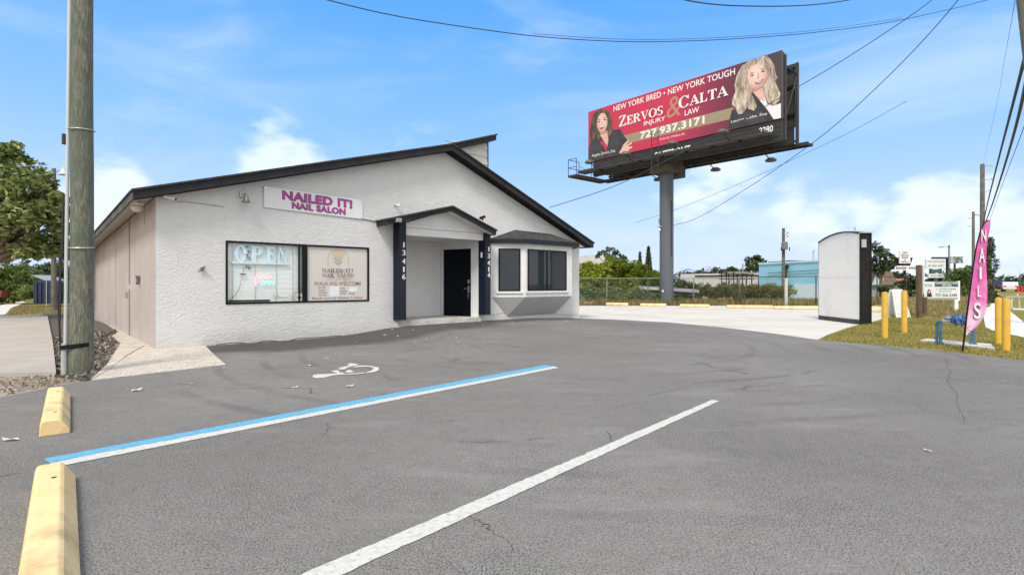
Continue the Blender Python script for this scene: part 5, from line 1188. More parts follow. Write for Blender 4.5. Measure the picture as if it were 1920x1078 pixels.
# ---------------------------------------------------------------- feather flag
fb=GP(1804.5,659); D=fb.y
e=empty('feather_flag',(fb.x,fb.y,0),R(-6),'pink NAILS feather flag leaning on a thin black pole beside the asphalt edge','flag')
def fx(px): return (px-1804.5)/FP*D
def fz(py): return H+(HY-py)/FP*D
lx=[(1804.5,659),(1807,640),(1811,600),(1817,550),(1823,500),(1829,460),(1836,432),(1843,418),(1850,413)]
o=MB(); o.tube([(fx(x),0,fz(y)) for x,y in lx],[.014,.014,.013,.012,.011,.010,.009,.008,.006],8); o.build('flag_pole',BLACK,e)
Lf=[(1850,413.5),(1843,419),(1837,432),(1830,460),(1824,500),(1818,550),(1813.5,590),(1811,626)]
Rt=[(1851.5,414),(1851,425),(1849.5,440),(1848,460),(1847,500),(1846,540),(1845.5,570),(1843.5,590),(1836,606),(1829,616),(1812,629)]
def samp(poly,y):
    for (xa,ya),(xb,yb) in zip(poly[:-1],poly[1:]):
        if ya<=y<=yb: t=(y-ya)/(yb-ya+1e-9); return xa+(xb-xa)*t
    return poly[-1][0] if y>poly[-1][1] else poly[0][0]
ys=[414+ (627.5-414)*i/44 for i in range(45)]
nx=8; vs=[];fs=[]
for y in ys:
    a,b_=samp(Lf,y),samp(Rt,y); b_=max(b_,a+.4)
    for i in range(nx+1):
        t=i/nx; x=a+(b_-a)*t; vs.append((fx(x),.02*math.sin(t*5+y*.045)*t,fz(y)))
for j in range(len(ys)-1):
    for i in range(nx): q=j*(nx+1)+i; fs.append((q,q+nx+1,q+nx+2,q+1))
FLM=bpy.data.materials.new('flag_pink'); FLM.use_nodes=True; nt=FLM.node_tree; N,M_,L_,mix,ramp=nodes_of(nt)
g=N('ShaderNodeTexCoord'); s_=N('ShaderNodeSeparateXYZ'); L_(g.outputs['Object'],s_.inputs[0]); mr=N('ShaderNodeMapRange'); mr.inputs[1].default_value=fz(627); mr.inputs[2].default_value=fz(414); L_(s_.outputs[2],mr.inputs[0])
nn=N('ShaderNodeTexNoise',i_Scale=6.0,i_Detail=4.0); L_(g.outputs['Object'],nn.inputs['Vector'])
c_=ramp(mr.outputs[0],(0,(.72,.55,.66)),(.2,(.70,.40,.58)),(.3,(.62,.13,.37)),(.75,(.56,.09,.32)),(1,(.5,.10,.32))); c_=mix(ramp(nn.outputs[0],(.5,0.0),(.65,.35)),c_,(.72,.35,.55)); b=nt.nodes['Principled BSDF']; L_(c_,b.inputs['Base Color']); b.inputs['Roughness'].default_value=.55
o=MB(); o.add(vs,fs); flag=o.build('flag_cloth',FLM,e,smooth=True)
FL2=mat('flag_magenta',(.22,.01,.13),.5)
for ch,yc,hp,cx_ in (('N',442,22,1838.5),('A',479,27,1835.5),('I',512,22,1833),('L',546,20,1831),('S',582,30,1827.5)):
    wd={'I':.03,'A':.085,'L':.055,'N':.07,'S':.10}[ch]
    for k,(bb,m_,nm,off) in enumerate(((.05,FL2,'letter_shadow',.030),(.012,PLASW,'letter',.036))):
        o=MB(Matrix(((1,0,0,fx(cx_)-wd/2),(0,0,-1,-off+.0),(.0,1,0,fz(yc)-hp/2000*D),(0,0,0,1)))); o.text(ch,0,0,wd,hp/FP*D,bb,0,.001); o.build(nm,m_,flag)
o=MB(Matrix(((1,0,0,fx(1816)),(0,0,-1,-.03),(0,1,0,fz(614)),(0,0,0,1))))
for k in range(7):
    a=k*.9; r1=.02+.008*k; o.flat([(r1*math.cos(a)*.9,r1*math.sin(a)),(r1*math.cos(a+.5)*1.2,r1*math.sin(a+.5)*1.2),(r1*math.cos(a+.9)*.9,r1*math.sin(a+.9))],0,.001)
o.build('flag_flower',FL2,flag)
# ---------------------------------------------------------------- backflow pipes on their pad
padp=[GP(1724,640),GP(1866,656),GP(1858,647),GP(1810,643.5),GP(1738,637)]
tag(sheet('pipe_pad',padp,-.03,CONC,thick=.055),'thin white concrete pad under the blue pipes in the grass','concrete pad')
BLUEP=mat('pipe_blue',(.045,.12,.20),.45,(.09,.19,.27),8,4,grime=(.15,.2,.24),gscale=5)
pa=GP(1763.5,645); pb_=GP(1827,648)
e=empty('water_pipes',(pa.x,pa.y,.02),math.atan2(pb_.y-pa.y,pb_.x-pa.x),'two blue standing water pipes with a valve assembly wrapped in blue tarpaulin, on the pad','water pipes')
Lp=(pb_-pa).length; hp=.42
for x,nm in ((0,'pipe'),(Lp,'pipe')):
    o=MB(); o.tube([(x,0,-.05),(x,0,hp)],.027,14); o.tube([(x-.05,.05,-.05),(x-.05,.05,hp-.03)],.022,10); p_=o.build(nm,BLUEP,e,smooth='auto')
    o=MB(); o.lathe([(.045,0),(.045,.02)],(x,0,0),16); o.lathe([(.036,hp-.04),(.036,hp)],(x,0,0),16); o.build('flange',BLUEP,p_)
o=MB(); o.tube([(0,0,hp-.02),(Lp*.35,0,hp)],.03,10); o.lathe([(.02,hp),(.06,hp+.04),(.05,hp+.08)],(Lp*.22,0,0),10); o.build('valve',mat('valve_steel',(.22,.25,.27),.4,(.4,.42,.42),15,4),e)
tv=[];tf=[]; rr=random.Random(3); nu,nv=18,10
for i in range(nu+1):
    for j in range(nv):
        t=i/nu; a=2*math.pi*j/nv; r_=(.045+.085*math.sin(math.pi*min(1,t*1.05))**.6)*(.75+.5*rr.random()); tv.append((Lp*(.28+.62*t),r_*math.cos(a),hp+.01+r_*math.sin(a)*.75))
for i in range(nu):
    for j in range(nv): tf.append((i*nv+j,i*nv+(j+1)%nv,(i+1)*nv+(j+1)%nv,(i+1)*nv+j))
o=MB(); o.add(tv,tf); o.build('tarpaulin',mat('tarp_blue',(.015,.06,.22),.4,(.05,.14,.34),9,4,.4,.65,col3=(.25,.35,.45)),e)
# ---------------------------------------------------------------- background buildings
def house(name,label,corners,h,m,dep=None): pass
BLUEB=mat('blue_wall',(.19,.42,.56),.6,(.24,.47,.60),.5,5); BLUEL=mat('pale_blue_wall',(.42,.52,.60),.6,(.48,.56,.62),.6,4)
def gp3(px,d_): return Vector(((px-CX)/FP*d_,d_,0))
def wallbox(o,a,b,zA,zB0,zB1,depth=6):
    d_=(b-a).normalized(); n_=Vector((-d_.y,d_.x,0)); n_= n_ if n_.y>0 else -n_
    P=[a,b,b+n_*depth,a+n_*depth]; o.add([(p.x,p.y,zA) for p in P]+[(P[0].x,P[0].y,zB0),(P[1].x,P[1].y,zB1),(P[2].x,P[2].y,zB1),(P[3].x,P[3].y,zB0)],[(0,1,5,4),(1,2,6,5),(2,3,7,6),(3,0,4,7),(4,5,6,7)])
a,b_=gp3(1423,46),gp3(1598,40)
bb_=empty('blue_building',a,0,'long sky blue flat roofed building behind the fence and the white sign cabinet','building')
def put(o,name,m,root=bb_):
    for i in range(len(o.v)): o.v[i]=o.v[i]-root.location
    return o.build(name,m,root)
zt0=H+(HY-494)/FP*46; zt1=H+(HY-484)/FP*40
o=MB(); wallbox(o,a,b_,.75,zt0,zt1,2.5); put(o,'wall',BLUEB)
dn=(b_-a).normalized(); nn=Vector((-dn.y,dn.x,0)); nn=nn if nn.y<0 else -nn
def onb(o,f0,f1,z0,z1,t=.06):
    p=a+(b_-a)*f0+nn*t; q=a+(b_-a)*f1+nn*t; wallbox(o,p,q,z0,z1,z1,t-.005)
o=MB(); onb(o,.42,1.0,-.1,H+(HY-533)/FP*40,.09); put(o,'lower_wall',BLUEL)
o=MB(); onb(o,.0,.42,-.1,.74,.08); put(o,'plinth',BLUEB)
o=MB(); onb(o,.0,1.0,zt0-.02,zt0+.10,.13); 
o2=MB(); p=a+(b_-a)*.0+nn*.12; q=b_+nn*.12; o2.add([(p.x,p.y,zt0-.10),(q.x,q.y,zt1-.12),(q.x,q.y,zt1+.02),(p.x,p.y,zt0+.04)],[(0,1,2,3)]); put(o2,'roof_trim',BLUEL)
o=MB(); p0=a+(b_-a)*.12+nn*.15; p1=b_+nn*.15; o.tube([(p0.x,p0.y,zt0-.85),(p1.x,p1.y,zt1-.75)],.035,6); put(o,'pipe_run',mat('pipe_grey_blue',(.08,.14,.18),.6))
o=MB(); p0=a+(b_-a)*.33+nn*.25; o.tube([(p0.x,p0.y,0),(p0.x,p0.y,zt0-.3)],.11,8); o.box((p0.x-.2,p0.y-.15,zt0-.5),(p0.x+.2,p0.y+.1,zt0-.2)); put(o,'downpipe',BLK2)
o=MB()
for f,s in ((.12,.5),(.16,.35),(.23,.4),(.27,.3),(.36,.7)): 
    p=a+(b_-a)*f-nn*1.0; z=zt0+(zt1-zt0)*f; o.box((p.x-s,p.y-.2,z-.02),(p.x+s,p.y+.2,z+.13))
put(o,'roof_vent',BLK2)
o=MB(); p=a+(b_-a)*.52-nn*1.5; o.tube([(p.x,p.y,zt0),(p.x,p.y,zt0+1.0),(p.x+.15,p.y,zt0+1.0)],.05,6); put(o,'vent_pipe',STEEL)
# white ribbed warehouse, mostly hidden by the hedge
a,b_=gp3(1276,66),gp3(1424,60); ww=empty('white_warehouse',a,0,'low white ribbed metal warehouse beyond the hedge, left of the blue building','building')
o=MB(); h_=H+(HY-513)/FP*63; wallbox(o,a,b_,-.3,h_,h_,14); put(o,'wall',mat('warehouse_white',(.52,.52,.53),.6,(.58,.58,.58),.6,4),ww)
dn=(b_-a).normalized(); nn=Vector((dn.y,-dn.x,0))
o=MB()
for i in range(48): p=a+(b_-a)*(i/48)+nn*.04; o.box((p.x,p.y-.03,-.3),(p.x+.06,p.y,h_-.05))
put(o,'wall_rib',mat('rib_grey',(.42,.42,.43),.6),ww)
o=MB(); p0,p1=a+(b_-a)*.2+nn*.1,b_+nn*.1; o.tube([(p0.x,p0.y,h_-.25),(p1.x,p1.y,h_-.25)],.07,6); put(o,'gutter',BLK2,ww)
# dark steel rack in front of the warehouse
r0=gp3(1362,40); rk=empty('pipe_rack',r0,0,'dark open steel rack standing among the hedge in front of the white warehouse','rack')
o=MB(); zt=H+(HY-508)/FP*40
for x in (0,.55,1.2,1.9): o.tube([(x,0,-.1),(x,0,zt-.15*x)],.04,6); o.tube([(x,.9,-.1),(x,.9,zt-.15*x)],.04,6)
for z in (.9,1.5,zt-.25): o.tube([(-.2,0,z),(2.1,0,z)],.035,6); o.tube([(-.2,.9,z),(2.1,.9,z)],.03,6)
o.tube([(0,0,.9),(.55,0,1.7)],.025,5); o.tube([(.55,0,.9),(1.2,0,1.7)],.025,5); o.build('rack_frame',BLK2,rk)
o=MB(); o.box((.2,.1,zt-.22),(1.7,.8,zt-.05)); o.tube([(1.4,.4,zt-.2),(1.4,.4,zt+.55)],.05,6); o.build('rack_load',mat('rack_load_tan',(.3,.27,.22),.8,(.2,.18,.15),2),rk)
# grey hipped house roof above the bushes
g0=gp3(1098,58); hs=empty('grey_roof_house',g0,0,'house with a grey hipped roof peeking over the bushes right of the salon','house')
o=MB(); z0=H+(HY-492)/FP*58; z1=H+(HY-477)/FP*58; o.add([(-3,0,z0-.3),(5.5,0,z0-.3),(5.5,7,z0-.3),(-3,7,z0-.3),(0.3,3,z1+.1),(2.2,3,z1+.1)],[(0,1,5,4),(1,2,5),(2,3,4,5),(3,0,4)]); o.build('roof',mat('grey_shingle',(.30,.28,.25),.9,(.38,.36,.33),2,5),hs)
o=MB(); o.box((-2.6,.4,0),(5.1,6.6,z0-.31)); o.build('wall',SMOOTHW,hs)
# brown mansard roofed building and orange awning
m0=gp3(1640,52); ms=empty('mansard_building',m0,0,'building with steep brown shingle roof and pale teal slab, right of the sign cabinet','building')
o=MB(); z1=H+(HY-497)/FP*52; z0=H+(HY-534)/FP*52
xa,xb,xc=(1634-1640)*.052,(1652-1640)*.052,(1688-1640)*.052
o.add([(xb,0,z0),(xc,0,z0),(xc-.75,.6,z1-.3),(xb+.1,.6,z1+.1),(xb,6,z0),(xc,6,z0),(xc-.75,5.4,z1-.3),(xb+.1,5.4,z1+.1)],[(0,1,2,3),(1,5,6,2),(5,4,7,6),(3,2,6,7),(4,0,3,7)]); o.build('roof',mat('mansard_brown',(.13,.085,.06),.9,(.20,.14,.10),3,6,grime=(.08,.06,.05)),ms)
o=MB(); o.prism([(xa,-.3,z0),(xb,-.3,z0),(xb+.15,-.3,z1+.35),(xb-.05,-.3,z1+.35)],(0,.25,0)); o.build('gable_slab',mat('teal_slab',(.42,.56,.56),.6),ms)
o=MB(); o.box((xa,.1,-.1),(xc-.1,5.8,z0-.01)); o.build('wall',mat('shop_wall_grey',(.20,.23,.26),.7,(.3,.32,.33),1,4),ms)
m1=gp3(1690,55); aw=empty('orange_roof_building',m1,0,'low building with an orange tiled roof between the bollards and the brown post','building')
o=MB(); z1=H+(HY-522)/FP*55; z0=H+(HY-531)/FP*55; o.add([(-1.2,0,z0),(2.3,0,z0),(2.1,1.5,z1),(-.6,1.5,z1)],[(0,1,2,3)]); o.add([(-1.2,3,z0),(2.3,3,z0),(2.1,1.5,z1),(-.6,1.5,z1)],[(3,2,1,0)]); o.build('roof',mat('orange_roof',(.55,.20,.11),.7,(.45,.15,.08),3),aw)
o=MB(); o.box((-1.0,.2,-.1),(2.1,2.8,z0)); o.build('wall',mat('shop_wall_dark',(.12,.13,.14),.7,(.35,.36,.36),1.5,3,.45,.6),aw)
o=MB(); o.box((1.1,-.05,-.1),(1.9,.15,1.2)); o.build('white_cabinet',PLASW,aw)
# ---------------------------------------------------------------- fences
def fence(name,label,pts_,h,step,m,mesh=True,rails=2,rp=.022,mstep=.16):
    a=Vector(pts_[0]); e=empty(name,a,0,label,'fence')
    for A,B in zip(pts_[:-1],pts_[1:]):
        A=Vector(A)-a; B=Vector(B)-a; L=(B-A).length; n=max(1,round(L/step)); d_=(B-A)/L
        for i in range(n+1):
            p=A+(B-A)*i/n; o=MB(); o.tube([p+Vector((0,0,-.1)),p+Vector((0,0,h+.03))],rp*1.25,8); o.build('fence_post',m,e)
        o=MB(); o.tube([A+Vector((0,0,h)),B+Vector((0,0,h))],rp,6); o.build('top_rail',m,e)
        if mesh:
            o=MB(); s=-h; nn_=Vector((-d_.y,d_.x,0))
            while s<L:
                for sg in (1,-1):
                    x0,x1=s,s+h; z0,z1=(0,h) if sg>0 else (h,0)
                    if x0<0: z0+=(z1-z0)*(-x0)/h; x0=0
                    if x1>L: z1=z0+(z1-z0)*(L-x0)/(x1-x0); x1=L
                    if x1-x0>.02: o.tube([A+d_*x0+Vector((0,0,z0))+nn_*.004*sg,A+d_*x1+Vector((0,0,z1))+nn_*.004*sg],.0028,3,False)
                s+=mstep
            o.build('wire_mesh',m,e)
    return e
FENG=mat('fence_grey',(.20,.21,.20),.5,(.28,.28,.27),5,4,metal=.3); FEND=mat('fence_dark',(.03,.032,.034),.5)
fence('chain_link_fence','low grey chain link fence behind the far edge of the pale lot',[gp3(1060,28.9),gp3(1215,29.2),gp3(1474,28.8)],1.42,2.6,FENG,mstep=.14)
p=gp3(1473.5,28.4); 
e=empty('fence_end_post',p,0,'thick whitish square post standing where the low fence meets the taller dark one','post'); o=MB(); o.box((-.065,-.065,-.1),(.065,.065,1.35)); o.build('post_shaft',mat('post_whitish',(.46,.45,.42),.8,(.55,.54,.5),4),e,bevel=.006); o=MB(); o.box((-.075,-.075,1.352),(.075,.075,1.39)); o.build('post_cap',PLASW,e)
fence('chain_link_fence','taller dark metal fence in front of the blue building, running behind the sign cabinet',[gp3(1422,31),gp3(1530,28.6),gp3(1700,29.5)],1.52,2.1,FEND,mstep=.2)
# wrecked boat trailer / pale plank seen through the fence by the billboard post
p=gp3(1233,31); e=empty('covered_boat',p,R(-6),'long low pale boat under a grey cover lying in the weeds behind the billboard post','boat')
o=MB(); n=12; vs=[];fs=[]
for i in range(n+1):
    t=i/n; x=-1.1+3.4*t; w_=.5*math.sin(math.pi*min(.92,t+.18))**.5; z=.92-.22*t
    vs+=[(x,-w_,z-.09),(x,-w_*.9,z),(x,0,z+.1),(x,w_*.9,z),(x,w_,z-.12),(x,0,z-.2)]
for i in range(n):
    for k in range(6): fs.append((i*6+k,i*6+(k+1)%6,(i+1)*6+(k+1)%6,(i+1)*6+k))
fs+=[tuple(range(5,-1,-1)),tuple(n*6+k for k in range(6))]
o.add(vs,fs); o.build('boat_hull',mat('hull_pale',(.30,.30,.29),.5,(.2,.2,.2),1.5,4),e,smooth='auto')
o=MB(); o.box((-1.3,-.2,.35),(2.0,.2,.42)); o.lathe([(.2,-.06),(.22,0),(.2,.06)],(0,0,0),12); o.box((-.9,-.1,-.05),(-.75,.1,.36)); o.box((1.3,-.1,-.05),(1.45,.1,.36)); o.build('trailer_frame',BLK2,e)
# ---------------------------------------------------------------- left background
p=gp3(62,27); e=empty('dumpster',p,R(6),'navy blue metal dumpster behind the thin light pole at the left','dumpster')
NB=mat('dumpster_navy',(.008,.014,.045),.5,(.014,.022,.06),3,5); w_=2.3; hz=H+(HY-527)/FP*27
o=MB(); o.box((0,0,.1),(.62,1.5,hz)); 
o.box((.68,0,.1),(w_,1.5,hz)); body=o.build('dumpster_body',NB,e,bevel=.015)
o=MB(); 
for x in (.15,.35,.95,1.3,1.65,2.0): o.box((x,-.05,.15),(x+.06,-.002,hz-.1))
o.build('side_rib',NB,body)
o=MB(); o.add([(.6,-.02,hz+.01),(-.02,-.02,hz+.28),(-.02,1.4,hz+.28),(.6,1.4,hz+.01),(.6,-.02,hz+.04),(-.02,-.02,hz+.31),(-.02,1.4,hz+.31),(.6,1.4,hz+.04)],[(3,2,1,0),(4,5,6,7),(0,1,5,4),(1,2,6,5),(2,3,7,6),(3,0,4,7)]); o.build('lid',mat('lid_grey',(.3,.31,.32),.5),e)
o=MB(); o.tube([(.65,-.03,-.05),(.65,-.03,hz)],.025,6); o.build('hinge_bar',STEEL,e)
p=gp3(-8,30); e=empty('garden_cart',p,0,'small red wheeled cart at the far left edge under the tree','cart')
o=MB(); o.add([(-.35,0,.35),(.25,0,.35),(.35,0,.75),(-.45,0,.75),(-.35,.5,.35),(.25,.5,.35),(.35,.5,.75),(-.45,.5,.75)],[(0,1,2,3),(7,6,5,4),(0,4,5,1),(1,5,6,2),(3,7,4,0),(0,3,2,1)]); o.build('tub',mat('cart_red',(.20,.045,.035),.5),e)
o=MB()
for a_ in range(16):
    q0=2*math.pi*a_/16; q1=2*math.pi*(a_+1)/16; o.tube([(.1+.22*math.cos(q0),-.06,.22+.22*math.sin(q0)),(.1+.22*math.cos(q1),-.06,.22+.22*math.sin(q1))],.03,6)
o.build('wheel',BLACK,e); o=MB(); o.tube([(-.4,.1,.72),(-.75,.1,.85)],.02,6); o.build('handle',STEEL,e)
struct(sheet('sand_path',[G0(-40,578),G0(8,570),G0(44,563),G0(48,566),G0(20,577),G0(10,588),G0(-60,594)],-.03,mat('pale_sand',(.5,.46,.4),.95,(.62,.58,.52),6,6)))
# ---------------------------------------------------------------- vegetation
npr=np.random.default_rng(5)
def leaf_cloud(pos,size,nrm_up=.4,aspect=.45,seg=1,droop=0):
    """one mesh of many small bent leaves at the given points"""
    n=len(pos); 
    d=npr.normal(size=(n,3)); d[:,2]*=.7; d[:,2]-=droop; d/=np.linalg.norm(d,axis=1,keepdims=True)
    up=npr.normal(size=(n,3))*(1-nrm_up)+np.array([0,0,1.2])*nrm_up
    sd_=np.cross(d,up); sd_/=np.linalg.norm(sd_,axis=1,keepdims=True)+1e-9
    nn=np.cross(sd_,d)
    s=np.asarray(size)*(.7+.6*npr.random(n)); s=s[:,None]
    P0=pos-d*s*.5; P3=pos+d*s*.5-nn*s*.08; A=pos+sd_*s*aspect*.5+nn*s*.07; B=pos-sd_*s*aspect*.5+nn*s*.07
    v=np.stack([P0,A,P3,B],1).reshape(-1,3)
    f=(np.arange(n)[:,None]*4+np.array([[0,1,2,3]]))
    return v,f
def np_mesh(name,v,f,m,parent=None):
    me=bpy.data.meshes.new(name); me.vertices.add(len(v)); me.vertices.foreach_set('co',v.astype(np.float32).ravel())
    k=f.shape[1]; me.loops.add(f.size); me.loops.foreach_set('vertex_index',f.astype(np.int32).ravel())
    me.polygons.add(len(f)); me.polygons.foreach_set('loop_start',np.arange(0,f.size,k,dtype=np.int32)); me.update(calc_edges=True); me.validate()
    me.materials.append(m); o=bpy.data.objects.new(name,me); C.objects.link(o)
    if parent: o.parent=parent
    return o
def blobpts(n,c,r,shell=.55):
    d=npr.normal(size=(n,3)); d/=np.linalg.norm(d,axis=1,keepdims=True); rr=(shell+(1-shell)*npr.random(n))[:,None]
    return np.array(c)+d*rr*np.array(r)
def crown(clumps,per,shell=.5,sub=9,subr=.34):
    out=[]
    for c,r in clumps:
        r=np.array(r if hasattr(r,'__len__') else (r,r,r*.8)); vol=float(np.prod(r))**(1/3)
        cs=blobpts(sub,c,r*.72,.4)
        n=int(per*2.6*max(vol,.5)**2/sub)
        for q in cs: out.append(blobpts(max(4,n),q,r*subr*(.7+.6*npr.random()),.35))
    return np.concatenate(out)
LF_OAK=leaf_mat('leaf_broad',(.05,.085,.018),(.17,.22,.055),(.52,.52,.22),.35)
LF_BUSH=leaf_mat('leaf_bush',(.13,.20,.018),(.28,.36,.03),(.50,.52,.07),.4)
LF_BUSH2=leaf_mat('leaf_brazil',(.06,.11,.024),(.135,.20,.05),(.27,.32,.08),.35)
LF_DK=leaf_mat('leaf_dark',(.02,.035,.015),(.05,.08,.03),(.12,.15,.06),.2)
LF_GREY=leaf_mat('leaf_greygreen',(.07,.12,.05),(.15,.22,.08),(.29,.35,.15),.35)
LF_HEDGE=leaf_mat('leaf_hedge',(.11,.15,.03),(.28,.30,.07),(.52,.44,.18),.35)
LF_PALM=leaf_mat('leaf_palm',(.02,.035,.012),(.05,.075,.022),(.12,.14,.05),.2)
LF_DRY=leaf_mat('grass_dry',(.11,.10,.025),(.25,.20,.075),(.42,.32,.15),.2)
LF_GRASS=leaf_mat('grass_mixed',(.085,.11,.014),(.25,.225,.04),(.46,.35,.13),.3)
def tree(name,label,base,clumps,per,lsize,m,trunk_r=.12,cat='tree',group=None,limbs=True,aspect=.45,shell=.5,sub=9,subr=.34,droop=0,lean=(0,0)):
    base=Vector(base); e=empty(name,base,0,label,cat,group)
    cl=[((c[0]-base.x,c[1]-base.y,c[2]),r) for c,r in clumps]
    pos=crown(cl,per,shell,sub,subr); v,f=leaf_cloud(pos,lsize,.45,aspect,droop=droop); np_mesh('crown',v,f,m,e)
    if trunk_r:
        zs=[c[2] for c,_ in cl]; ztop_=min(zs)+.3*(max(zs)-min(zs)); o=MB(); fork=Vector((lean[0],lean[1],max(.35,ztop_*.55)))
        o.tube([Vector((0,0,-.15)),fork*.5+Vector((.03,.02,0)),fork],[trunk_r*1.25,trunk_r,trunk_r*.85],10)
        if limbs:
            for c,_ in cl: c=Vector(c); mid=fork.lerp(c,.55)+Vector((0,0,.12)); o.tube([fork-Vector((0,0,.05)),mid,c],[trunk_r*.6,trunk_r*.4,trunk_r*.12],6)
        o.build('trunk',BARK,e,smooth='auto')
    return e
def bush(label,px,d_,wpx,ytop,m,per=260,ls=.16,name='shrub',cat='shrub',n=6,ybase=None,group=None,aspect=.45):
    b_=gp3(px,d_); h=H+(HY-ytop)/FP*d_; w_=wpx/FP*d_/2; cl=[]; rr=random.Random(int(px*7+d_))
    for i in range(n):
        f=(i+.5)/n*2-1; hh=h*(1-.22*f*f)*(.9+.15*rr.random()); r_=max(.25,min(w_*.5,hh*.48))
        cl.append(((b_.x+w_*f*.72,b_.y+rr.uniform(-.5,.5)*w_*.5,max(r_*.75,hh-r_*.9)),(r_*1.1,r_,r_*.95)))
        if hh>2*r_: cl.append(((b_.x+w_*f*.8,b_.y+rr.uniform(-.6,.0),r_*.75),(r_,r_,r_*.9)))
        if hh>2.6*r_: cl.append(((b_.x+w_*f*.8,b_.y+rr.uniform(-.4,.2),hh*.5),(r_,r_,r_)))
    return tree(name,label,b_,cl,per,ls,m,.05,cat,group,aspect=aspect)
# broad leaved tree at the left
tb=gp3(-34,16.5); sc16=16.5/1000
def t16(px,py,dd=0): return ((px+16-CX)*(16.5+dd)/1000,16.5+dd,H+(HY-py)*(16.5+dd)/1000)
lc=[(t16(-60,330),1.25),(t16(10,318,.3),.85),(t16(20,350,-.5),.95),(t16(62,368,.2),.85),(t16(45,410,-.6),1.0),(t16(95,420,0),.62),(t16(80,455,-.3),.75),(t16(102,462,.4),.5),(t16(30,455,-.4),.9),(t16(-20,430,.2),1.2),(t16(-70,400,-.5),1.3),(t16(-30,465,.6),.95),(t16(60,455,.8),.85),(t16(20,395,1.2),1.2),(t16(-110,340,0),1.2),(t16(0,288,0),.5),(t16(70,340,.3),.42),(t16(112,395,.2),.4),(t16(118,430,.2),.38),(t16(108,470,.1),.5),(t16(45,330,.2),.45),(t16(5,275,.1),.35),(t16(88,380,-.2),.5)]
tree('broadleaf_tree','broad leaved tree with dense glossy crown at the left edge, beside the utility pole',tb,lc,330,.2,LF_OAK,.17,shell=.45,sub=12,subr=.34,aspect=.5)
# undergrowth behind it
bush('pale green palmetto thicket under the tree at the left edge',25,31,110,488,LF_BUSH2,260,.3,n=6,aspect=.2)
bush('dark shrub behind the navy dumpster',98,36,120,484,LF_DK,200,.22,n=5)
bush('dull green shrub at the far left behind the red cart',-60,34,130,485,LF_BUSH2,200,.25,n=5)
for px,d_,yt in ((-140,60,470),(-60,70,480),(40,75,488),(120,70,486),(200,80,490)):
    bush('dark far tree behind the left hand thicket' ,px,d_,120,yt,LF_DK,70,.5,'far_tree','tree',5,group='far trees behind the left thicket')
# bright bushes between the salon and the billboard post
bush('bright yellow green bush right beside the salon corner, behind the fence',1106,33,84,483,LF_BUSH,420,.2,n=6)
bush('tallest bright green bush between the salon and the billboard post',1160,35,110,476,LF_BUSH,420,.21,n=6)
bush('yellowish green bush just left of the billboard post',1215,34,80,492,LF_BUSH,420,.2,n=5)
for px,w_,yt,t in ((1105,55,527,'leftmost of three, next to the salon'),(1150,60,529,'middle one of three'),(1200,60,532,'rightmost of three, by the billboard post')):
    bush('low grey green shrub at the fence foot, '+t,px,30.2,w_,yt,LF_GREY,330,.11,n=4)
bush('green weedy shrub just right of the billboard post',1282,33,52,517,LF_BUSH2,300,.15,n=4)
bush('small leafy weed at the foot of the billboard post',1273,29.2,24,553,LF_BUSH2,500,.09,n=3)
# sparse spiky shrub
p=gp3(1383,28.9); e=empty('twiggy_shrub',p,0,'sparse grey twiggy shrub at the fence in front of the hedge','shrub')
o=MB(); lp=[]
rr=random.Random(11)
for i in range(46):
    a_=rr.uniform(0,6.28); t=rr.uniform(.25,1.0); q=Vector((math.cos(a_)*t*.75,math.sin(a_)*t*.6,1.12*math.sqrt(max(.08,1-.55*t*t)))); o.tube([(0,0,-.05),q*.5+Vector((0,0,.05)),q],[.016,.01,.004],4)
    for k in range(9): lp.append(q*(.45+.55*rr.random())+Vector((rr.gauss(0,.05),rr.gauss(0,.05),rr.gauss(0,.05))))
o.build('stem',mat('twig_grey',(.12,.11,.09),.9),e); v,f=leaf_cloud(np.array([tuple(x) for x in lp]),.11,.3,.25); np_mesh('foliage',v,f,LF_GREY,e)
# hedge
hb=gp3(1300,33); e=empty('hedge',hb,0,'long clipped green hedge with browning leaves in front of the white warehouse','hedge')
A_,B_=gp3(1298,33.5)-hb,gp3(1476,31)-hb; cl=[]; rr=random.Random(4)
for i in range(22):
    q=A_.lerp(B_,i/21); cl.append(((q.x,q.y+rr.uniform(-.2,.2),.62+.08*rr.random()),(.5,.6,.56)))
pos=crown(cl,900,.5,9,.45); v,f=leaf_cloud(pos,.13,.4,.5); np_mesh('foliage',v,f,LF_HEDGE,e)
o=MB()
for c,_ in cl[::2]: o.tube([(c[0],c[1],-.1),(c[0],c[1],.7)],.025,5)
o.build('stem',BARK,e)
# sparse leafed tree over the grey roof, cypresses, far crowns
tp=gp3(1148,46); cl=[]
for px,py,r_ in ((1128,474,.55),(1142,469,.55),(1155,475,.6),(1140,480,.5),(1165,482,.6),(1172,488,.5),(1120,479,.4),(1150,487,.8)): cl.append((((px-CX)*.046,46+rnd.uniform(-.4,.4),H+(HY-py)*.046),(r_,r_,r_*.5)))
tree('sparse_tree','open branched tree with large dark leaves over the grey house roof',tp,cl,70,.34,LF_DK,.09,sub=6,subr=.5,aspect=.5)
def cypress(px,d_,ytop,ybase,wpx,label):
    p=gp3(px,d_); e=empty('cypress_tree',p,0,label,'tree'); h=H+(HY-ytop)/FP*d_; r_=wpx/2000*d_; P=[]
    n=1500; t=npr.random(n)**.8; a_=npr.random(n)*6.283; rad=r_*(1-t)**.8*(.55+.5*npr.random(n))+.03
    pos=np.stack([rad*np.cos(a_),rad*np.sin(a_),.8+(h-.8)*t],1); v,f=leaf_cloud(pos,.28,.2,.35,droop=-.9); np_mesh('crown',v,f,LF_DK,e)
    o=MB(); o.tube([(0,0,-.1),(0,0,h*.9)],[.12,.02],6); o.build('trunk',BARK,e)
